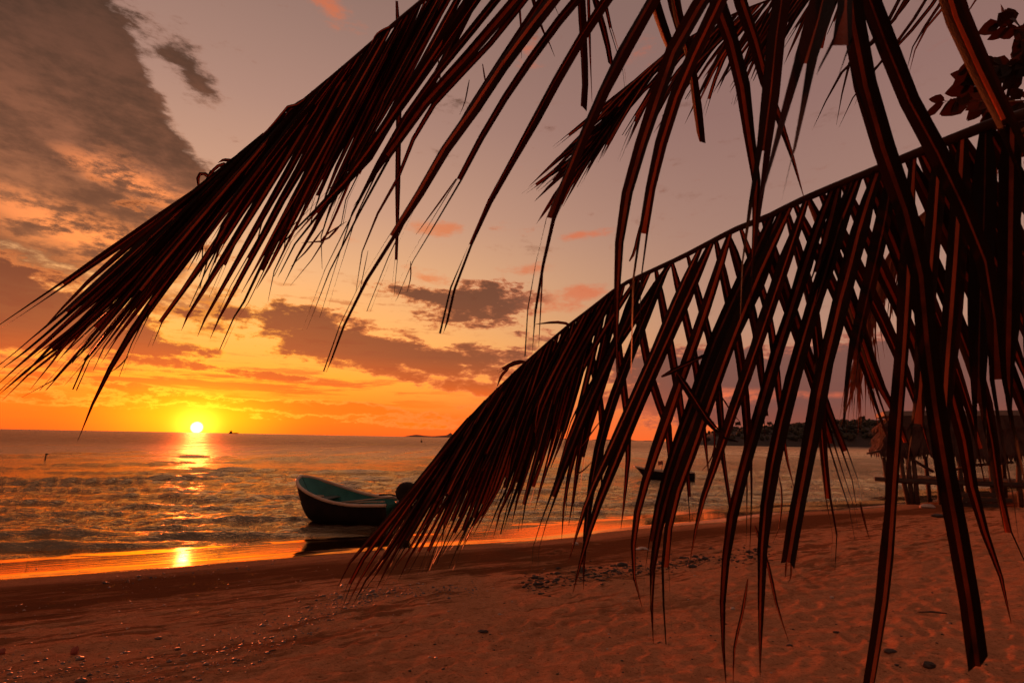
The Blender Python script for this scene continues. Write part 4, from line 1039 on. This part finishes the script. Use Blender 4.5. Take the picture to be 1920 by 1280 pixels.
# low island on the horizon
IX = np.linspace(752, 856, 80); ID = 6000.0
v = []; f = []
for j, px in enumerate(IX):
    u = (px - 752) / 104
    hpx = 3.8 * min(1, u * 4) * min(1, (1 - u) * 9) * (0.85 + .3 * math.sin(u * 9)) + 4.2 * math.exp(-((px - 843) / 4.5) ** 2)
    b_ = dist_pt(px, ID, 0); z = max(.5, hpx / F * ID)
    v += [(b_.x, b_.y, -2), (b_.x, b_.y + 60, z), (b_.x, b_.y + 400, -2)]
for j in range(79):
    for i in range(2): f.append((j * 3 + i, (j + 1) * 3 + i, (j + 1) * 3 + i + 1, j * 3 + i + 1))
M_isl = simple('island_rock', (.16, .075, .045), (.22, .10, .06), .95, .01)
tag(link('island', mesh_np('island', v, f), M_isl), kind='structure')
# thin far coast right of it
v = []; f = []
for j, px in enumerate(np.linspace(1010, 1240, 60)):
    b_ = dist_pt(px, 7000, 0); z = max(.5, (1.6 + 1.2 * math.sin(px * .05) + .8 * math.sin(px * .13)) / F * 7000)
    v += [(b_.x, b_.y, -2), (b_.x, b_.y + 60, z), (b_.x, b_.y + 400, -2)]
for j in range(59):
    for i in range(2): f.append((j * 3 + i, (j + 1) * 3 + i, (j + 1) * 3 + i + 1, j * 3 + i + 1))
tag(link('far_coast', mesh_np('far_coast', v, f), M_isl), kind='structure')
# ship on the horizon
sp = dist_pt(435, 3000, 0)
shp = empty('cargo_ship', sp, 'tiny dark ship on the horizon, right of the sun', 'ship')
MB().add([(sp.x - 22, sp.y, 0), (sp.x + 20, sp.y, 0), (sp.x + 26, sp.y, 5), (sp.x - 24, sp.y, 4.4), (sp.x - 22, sp.y + 8, 0), (sp.x + 20, sp.y + 8, 0), (sp.x + 26, sp.y + 8, 5), (sp.x - 24, sp.y + 8, 4.4)],
         [(0, 1, 2, 3), (5, 4, 7, 6), (3, 2, 6, 7), (4, 0, 3, 7), (1, 5, 6, 2), (0, 4, 5, 1)]).build('hull', M_hull, shp)
MB().box((sp.x - 13, sp.y + 4, 9), (10, 6, 9)).build('bridge', M_hull, shp)
MB().tube([(sp.x - 12, sp.y + 4, 13), (sp.x - 12, sp.y + 4, 19)], .5, 6).build('mast', M_hull, shp)
# marker pole and buoy in the water
q = G(84, 861, 0.0); hgt = 11 / F * q.y
mp = empty('marker_pole', (q.x, q.y, -.8), 'thin dark marker pole sticking out of the sea at far left', 'pole')
MB().tube([(q.x, q.y, -.8), (q.x + .03, q.y, hgt * .6), (q.x + .10, q.y, hgt)], [.05, .045, .03], 7).build('pole', M_wood, mp, smooth=True)
MB().box((q.x + .09, q.y, hgt * .85), (.22, .03, .08)).build('crossbar', M_wood, mp)
q = G(790, 829, 0.0); s_ = 5 / F * q.y
by = empty('buoy', (q.x, q.y, 0), 'dark buoy floating just below the island on the horizon', 'buoy')
MB().tube([(q.x, q.y, -.3), (q.x, q.y, .1 * s_), (q.x, q.y, .45 * s_), (q.x, q.y, .7 * s_)], [.2 * s_, .36 * s_, .33 * s_, .1 * s_], 10).build('float', M_hull, by, smooth=True)
MB().tube([(q.x, q.y, .6 * s_), (q.x, q.y, 1.5 * s_)], .07 * s_, 6).build('staff', M_hull, by)

# ------------------------------------------------------------------ thatched hut on stilts, right
HUT_D = 19.0
hb = P(1700, 945, HUT_D); hz0 = ground(hb.x, hb.y)
HW = lambda px, py, d=HUT_D: P(px, py, d)
hc = HW(1654, 800); HR = R(-26)
HM = Matrix.Translation(Vector((hc.x, hc.y, 0))) @ Matrix.Rotation(HR, 4, 'Z')     # local x along the front, y into depth
xl, xr, yn, yf = 0.0, 5.6, 0.0, 3.0
def hut_d(px):
    """depth at which the sight line in column px meets the hut's front"""
    v = ray(px, 880); n_ = Vector((math.sin(-HR), math.cos(HR))); 
    return (hc.x * n_.x + hc.y * n_.y) / (v.x * n_.x + v.y * n_.y)
def hbuild(mb_, *a_, **kw):
    mb_.v = [tuple(HM @ Vector(v)) for v in mb_.v]; return mb_.build(*a_, **kw)
hut = empty('thatched_hut', tuple((HM @ Vector((2.8, 1.5, hz0)))), 'thatched beach hut on crooked posts at the far right', 'hut')
# roof: steep skirts of thatch, three courses deep, ragged lower edges
th = MB()
def course(x0, x1, y0, y1, zt, zb, inset):
    cx, cy = (x0 + x1) / 2, (y0 + y1) / 2
    ring = []
    for (a, b) in (((x0, y0), (x1, y0)), ((x1, y0), (x1, y1)), ((x1, y1), (x0, y1)), ((x0, y1), (x0, y0))):
        n_ = int(math.dist(a, b) / 0.055)
        for i in range(n_):
            t = (i + random.random() * .6) / n_
            ring.append((a[0] + (b[0] - a[0]) * t, a[1] + (b[1] - a[1]) * t, (b[0] - a[0]) / math.dist(a, b), (b[1] - a[1]) / math.dist(a, b)))
    for (x, y, tx, ty) in ring:
        w = random.uniform(.03, .07); zb_ = zb + random.gauss(0, .05) + .10 * math.sin(x * 2.1 + y)
        o_ = random.uniform(-.05, .05)
        ix, iy = x + (cx - x) * inset, y + (cy - y) * inset
        nx, ny = ty, -tx
        v = [Vector((ix - tx * w, iy - ty * w, zt)), Vector((ix + tx * w, iy + ty * w, zt)),
             Vector((x + tx * w + nx * o_, y + ty * w + ny * o_, (zt * .35 + zb_ * .65))), Vector((x - tx * w + nx * o_, y - ty * w + ny * o_, (zt * .35 + zb_ * .65))),
             Vector((x + random.gauss(0, .03) + nx * (o_ + random.uniform(-.05, .10)), y + ny * o_, zb_))]
        th.add(v, [(0, 1, 2, 3), (3, 2, 4)])
ztop = HW(1700, 778).z; zeave = HW(1700, 862).z
course(xl + .05, xr, yn + .1, yf, ztop, zeave + (ztop - zeave) * .55, .16)
course(xl, xr, yn, yf, ztop - .35, zeave + (ztop - zeave) * .25, .12)
course(xl - .12, xr, yn - .12, yf, ztop - .75, zeave, .10)
inner = MB().box(((xl + xr) / 2, (yn + yf) / 2, (ztop + zeave) / 2 + .12), (xr - xl - .75, yf - yn - .75, (ztop - zeave) * .75))
roof = hbuild(inner, 'roof', M_thatch, hut)
roof['_o'] = (0, 0, 0)
tag(hbuild(th, 'thatch_strips', M_thatch, roof), kind='stuff')
M_tin = simple('roof_sheet', (.10, .085, .075), (.16, .13, .11), .6, 3.0)
for k_ in range(6):
    x0 = xl + .15 + k_ * (xr - xl - .3) / 6; w = (xr - xl - .3) / 6
    hbuild(MB().box((x0 + w / 2, (yn + yf) / 2, ztop + .06 + .012 * (k_ % 2)), (w * 1.02, (yf - yn) * .80, .16), bev=.01), 'ridge_sheet', M_tin, roof)
def hut_post(px0, py0, px1, py1, d=0.0, r_=.07):
    d = hut_d(px0) + .15 + d
    a = P(px0, py0, d); b = P(px1, py1, d); g_ = ground(b.x, b.y) - .15
    b = b + (b - a) * max(0, (b.z - g_) / max(.2, a.z - b.z)); 
    mid = a.lerp(b, .5) + Vector((random.uniform(-.05, .05), 0, 0))
    MB().tube([a, mid, b], [r_ * .85, r_, r_ * 1.05], 8).build('post', M_wood, hut, smooth=True)
for q in ((1688, 850, 1704, 944), (1702, 850, 1712, 944), (1712, 852, 1720, 943), (1657, 858, 1668, 930), (1755, 855, 1764, 948), (1800, 855, 1806, 950), (1856, 855, 1862, 950), (1910, 855, 1915, 950)): hut_post(*q)
for q in ((1735, 855, 1742, 925, 2.4), (1810, 855, 1816, 925, 2.4), (1880, 850, 1884, 925, 2.4)): hut_post(*q)
MB().tube([P(1640, 897, hut_d(1640) + .1), P(1700, 902, hut_d(1700) + .1), P(1780, 905, hut_d(1780) + .1), P(1960, 910, hut_d(1960) + .1)], .075, 8).build('beam', M_wood, hut, smooth=True)
MB().tube([P(1684, 852, hut_d(1684) + .1), P(1712, 862, hut_d(1712) + .1), P(1750, 884, hut_d(1750) + .1)], .045, 7).build('brace', M_wood, hut, smooth=True)
MB().tube([P(1700, 880, hut_d(1700) + .1), P(1706, 862, hut_d(1706) + .1)], .04, 7).build('brace', M_wood, hut, smooth=True)
MB().tube([P(1625, 850, hut_d(1625) + .1), P(1645, 846, hut_d(1645) + .1), P(1672, 842, hut_d(1672) + .1)], .03, 6).build('eave_pole', M_wood, hut, smooth=True)
MB().tube([P(1790, 880, hut_d(1790) + .1), P(1825, 872, hut_d(1825) + .1), P(1900, 866, hut_d(1900) + .1)], .04, 6).build('brace', M_wood, hut, smooth=True)
dz_ = HW(1730, 898).z
for k_ in range(16):
    hbuild(MB().box((.35 + k_ * .33, 1.5, dz_ + .02 + random.uniform(-.008, .008)), (.30, 2.6, .05), rz=random.uniform(-.01, .01), bev=.006), 'deck_board', M_wood, hut)
# heaped timber under the deck
for k_, (px, py, w, lab) in enumerate(((1838, 938, 1.3, 'upper grey timber on the heap under the hut'), (1850, 946, 1.5, 'middle grey timber on the heap under the hut'), (1842, 954, 1.2, 'lowest grey timber on the heap under the hut'))):
    q = P(px, py, hut_d(px) - .1); g_ = ground(q.x, q.y)
    tag(MB().box((q.x, q.y, g_ + .36 - .15 * k_), (w, .16, .13), rz=R(8 - 9 * k_), bev=.015).build('timber', M_wood), lab, 'timber', 'timbers heaped under the hut')

# ------------------------------------------------------------------ broad-leaved tree at the right edge
M_bl = leaf_mat('broad_leaf', (0.016, 0.012, 0.006), (0.035, 0.018, 0.009), None, (0.06, 0.014, 0.006), 0.45, 0.18)
TD = 6.0
tb = Vector((8.2, 5.6, 0)); tb.z = ground(tb.x, tb.y)
btree = empty('broadleaf_tree', tb, 'broad-leaved tree, its leafy twigs entering at the upper right edge', 'tree')
top = P(2150, 60, TD)
MB().tube([tb - Vector((0, 0, .2)), tb.lerp(top, .5) + Vector((.15, 0, 0)), top, P(2100, -120, TD)], [.20, .15, .11, .07], 10).build('trunk', M_bark, btree, smooth=True)
twigs = [[(2140, 120), (2030, 130), (1950, 60), (1905, 55), (1880, 45)], [(2140, 130), (2020, 180), (1900, 190), (1830, 190), (1775, 190)], [(2100, 150), (2000, 200), (1930, 215), (1880, 210), (1845, 205)],
         [(2140, 100), (2020, 110), (1940, 120), (1880, 125), (1820, 122)], [(2120, 160), (2010, 240), (1930, 250), (1890, 262)], [(1900, 190), (1860, 170), (1830, 160), (1815, 158)]]
leafspec = []
for ti, tw in enumerate(twigs):
    c = catmull([(x, y, TD + .12 * ti - .3) for x, y in tw], 16)
    tw_o = MB().tube([P(*q) for q in c], [max(.004, .022 * (1 - i / 17)) for i in range(17)], 6).build('twig', M_bark, btree, smooth=True)
    tw_o['_o'] = (0, 0, 0)
    for i in range(5, 17):
        for _ in range(4 if c[i, 0] > 1850 else 2):
            leafspec.append((tw_o, c[i, 0], c[i, 1], c[i, 2], random.uniform(28, 55), random.uniform(100, 260)))
def broad(o_, px, py, d, L_, deg):
    a0 = P(px, py, d); dirv = (right * math.cos(R(deg)) - up * math.sin(R(deg)) * -1.0 * -1 + fwd * random.uniform(-.5, .5)).normalized()
    dirv = (right * math.cos(R(deg)) - up * math.sin(R(180 - deg)) * 1.0 + fwd * random.uniform(-.5, .5)).normalized()
    sd_ = (dirv.cross(fwd) * random.uniform(.5, 1) + fwd * random.uniform(-.5, .5)).normalized(); nr_ = dirv.cross(sd_)
    Lm = L_ / F * d; W = Lm * random.uniform(.24, .34); v = []; f = []
    for i, (t, w) in enumerate(((0, .03), (.12, .06), (.25, .55), (.5, 1), (.75, .72), (.92, .28), (1, .02))):
        cc = a0 + dirv * Lm * t - Vector((0, 0, 1)) * Lm * .22 * t * t
        v += [cc - sd_ * W * w + nr_ * W * w * .3, cc, cc + sd_ * W * w + nr_ * W * w * .3]
    for i in range(6):
        for j in range(2): f.append((i * 3 + j, i * 3 + j + 1, i * 3 + j + 4, i * 3 + j + 3))
    link('leaf', mesh_np('leaf', v, f), M_bl, o_)
for q in leafspec: broad(*q)

# ------------------------------------------------------------------ what lies on the sand
def rock(name, loc, size, mat, label, cat, group=None, seed=0, sq=(1, 1, .6)):
    r_ = random.Random(seed); v = []; f = []
    nu, nv = 9, 6
    for i in range(nv + 1):
        for j in range(nu):
            a, b = math.pi * i / nv, 2 * math.pi * j / nu
            rr = size * (1 + r_.uniform(-.18, .18) * (0 < i < nv))
            v.append((loc[0] + rr * sq[0] * math.sin(a) * math.cos(b), loc[1] + rr * sq[1] * math.sin(a) * math.sin(b), loc[2] + size * sq[2] * .6 + rr * sq[2] * math.cos(a)))
    for i in range(nv):
        for j in range(nu): f.append((i * nu + j, i * nu + (j + 1) % nu, (i + 1) * nu + (j + 1) % nu, (i + 1) * nu + j))
    return tag(link(name, mesh_np(name, v, f, False), mat), label, cat, group)
from mathutils.bvhtree import BVHTree
def surf(px, py):
    v = ray(px, py).normalized()
    ok, loc, nor, idx = sand.ray_cast(EYE, v)
    return loc if ok else G(px, py)
bpy.context.view_layer.update()
rock('brick_piece', surf(139, 1226), .034, M_brick, 'red broken brick piece standing on the damp sand, lower left', 'brick', seed=3, sq=(.8, .8, 1.1))
rock('brick_piece', surf(3, 1226), .028, M_brick, 'rounded red brick piece at the left edge of the sand', 'brick', seed=5, sq=(.8, .8, 1.0))
rock('weed_clump', surf(1742, 1250), .042, M_weed, 'dark clump of weed on the sand, lower right', 'weed', seed=8, sq=(1.2, .8, .6))
rock('weed_clump', surf(1668, 1222), .04, M_weed, 'small dark clump of weed beside the longest hanging leaflet', 'weed', seed=9, sq=(1.4, .8, .4))
rock('weed_clump', surf(1762, 969), .16, M_weed, 'dark weed heap on the sand in front of the hut', 'weed', seed=10, sq=(1.6, .7, .3))
rock('coconut_husk', surf(905, 1184), .03, M_weed, 'flat dark husk lying on the sand at lower centre', 'husk', seed=11, sq=(1.7, 1.0, .4))
rock('shell', surf(1560, 1121), .022, M_shell, 'small pale shell on the dry sand between hanging leaflets', 'shell', seed=12, sq=(1.2, .9, .7))
rock('shell', surf(1079, 1021), .045, M_shell, 'pale shell on the damp sand behind the frond tips', 'shell', seed=13, sq=(1.2, .9, .7))
rock('shell', surf(1374, 1142), .022, M_shell, 'pale shell beside the twisted leaflet tips, lower right', 'shell', seed=14, sq=(1.2, .9, .7))
rock('stone', surf(1738, 952), .16, M_shell, 'pale stone on the sand near the hut posts', 'stone', seed=15, sq=(1.4, .9, .5))
# crumpled plastic bag
q = surf(1204, 1030); v = []; f = []
for i in range(9):
    for j in range(13): v.append((q.x + (j - 6) * .019, q.y + (i - 4) * .016, q.z + max(0, .045 - .0012 * ((j - 6) ** 2 + (i - 4) ** 2)) + random.uniform(-.008, .010)))
for i in range(8):
    for j in range(12): f.append((i * 13 + j, i * 13 + j + 1, (i + 1) * 13 + j + 1, (i + 1) * 13 + j))
tag(link('plastic_bag', mesh_np('plastic_bag', v, f, False), M_shell), 'crumpled pale plastic bag on the sand at centre right', 'bag')
a, b = surf(1722, 1148), surf(1776, 1151)
tag(MB().tube([a + Vector((0, 0, .008)), a.lerp(b, .5) + Vector((0, 0.01, .014)), b + Vector((0, 0, .008))], [.007, .009, .005], 7).build('stick', M_weed, smooth=True), 'dark straight stick lying on the sand at lower right', 'stick')
a, b = surf(500, 1225), surf(517, 1219)
tag(MB().tube([a + Vector((0, 0, .006)), a.lerp(b, .5) + Vector((0, 0, .012)), b + Vector((0, 0, .006))], [.005, .006, .004], 6).build('stick', M_weed, smooth=True), 'short dark stick on the sand at lower left', 'stick')
# pebbles, shell grit and weed scraps along the tide lines: nobody could count them
def scatter(name, band, n, size, mat, label):
    mb_ = MB()
    for _ in range(n):
        i = random.randrange(len(band) - 1); t = random.random()
        (x0, y0, w0), (x1, y1, w1) = band[i], band[i + 1]
        px = x0 + (x1 - x0) * t; py = y0 + (y1 - y0) * t + random.gauss(0, 1) * (w0 + (w1 - w0) * t)
        if py > 1310: continue
        g_ = G(px, py); hit, loc, nor, ix = sand.ray_cast(Vector((g_.x, g_.y, 3)), Vector((0, 0, -1)))
        if not hit: continue
        r_ = size * math.exp(random.gauss(0, .55)); mb_v = [(loc.x + r_ * x * random.uniform(.6, 1.4) * 1.2, loc.y + r_ * y * random.uniform(.6, 1.4), loc.z + r_ * (.25 + .55 * z * random.uniform(.7, 1.3))) for x, y, z in ico]
        mb_.add(mb_v, icf)
    tag(mb_.build(name, mat, smooth=True), label, 'pebbles', kind='stuff')
scatter('pebbles', [(-40, 1268, 22), (200, 1262, 26), (420, 1225, 26), (560, 1170, 20), (640, 1130, 13), (720, 1110, 8), (900, 1105, 7)], 1200, .0065, M_stone, 'dark pebbles strewn along the lower tide line')
scatter('weed_scraps', [(980, 1095, 10), (1100, 1080, 9), (1200, 1066, 8), (1320, 1050, 7), (1450, 1035, 9)], 900, .011, M_weed, 'dark weed scraps along the upper tide line')
scatter('shell_grit', [(-20, 1180, 60), (200, 1140, 50), (420, 1120, 60), (640, 1120, 40), (900, 1150, 50), (1300, 1150, 60), (1850, 1150, 60)], 700, .0042, M_shell, 'pale shell grit strewn over the sand')
scatter('swash_pebbles', [(190, 1090, 4), (330, 1078, 4), (480, 1060, 4), (640, 1040, 4), (800, 1020, 3)], 260, .006, M_stone, 'dark pebbles along the edge of the wet strip')
scatter('sand_litter', [(700, 1230, 40), (1100, 1200, 50), (1500, 1180, 50), (1850, 1150, 60)], 240, .0045, M_weed, 'dark crumbs of weed and wood over the dry sand')
for o in bpy.data.objects:
    if '_o' in o: del o['_o']
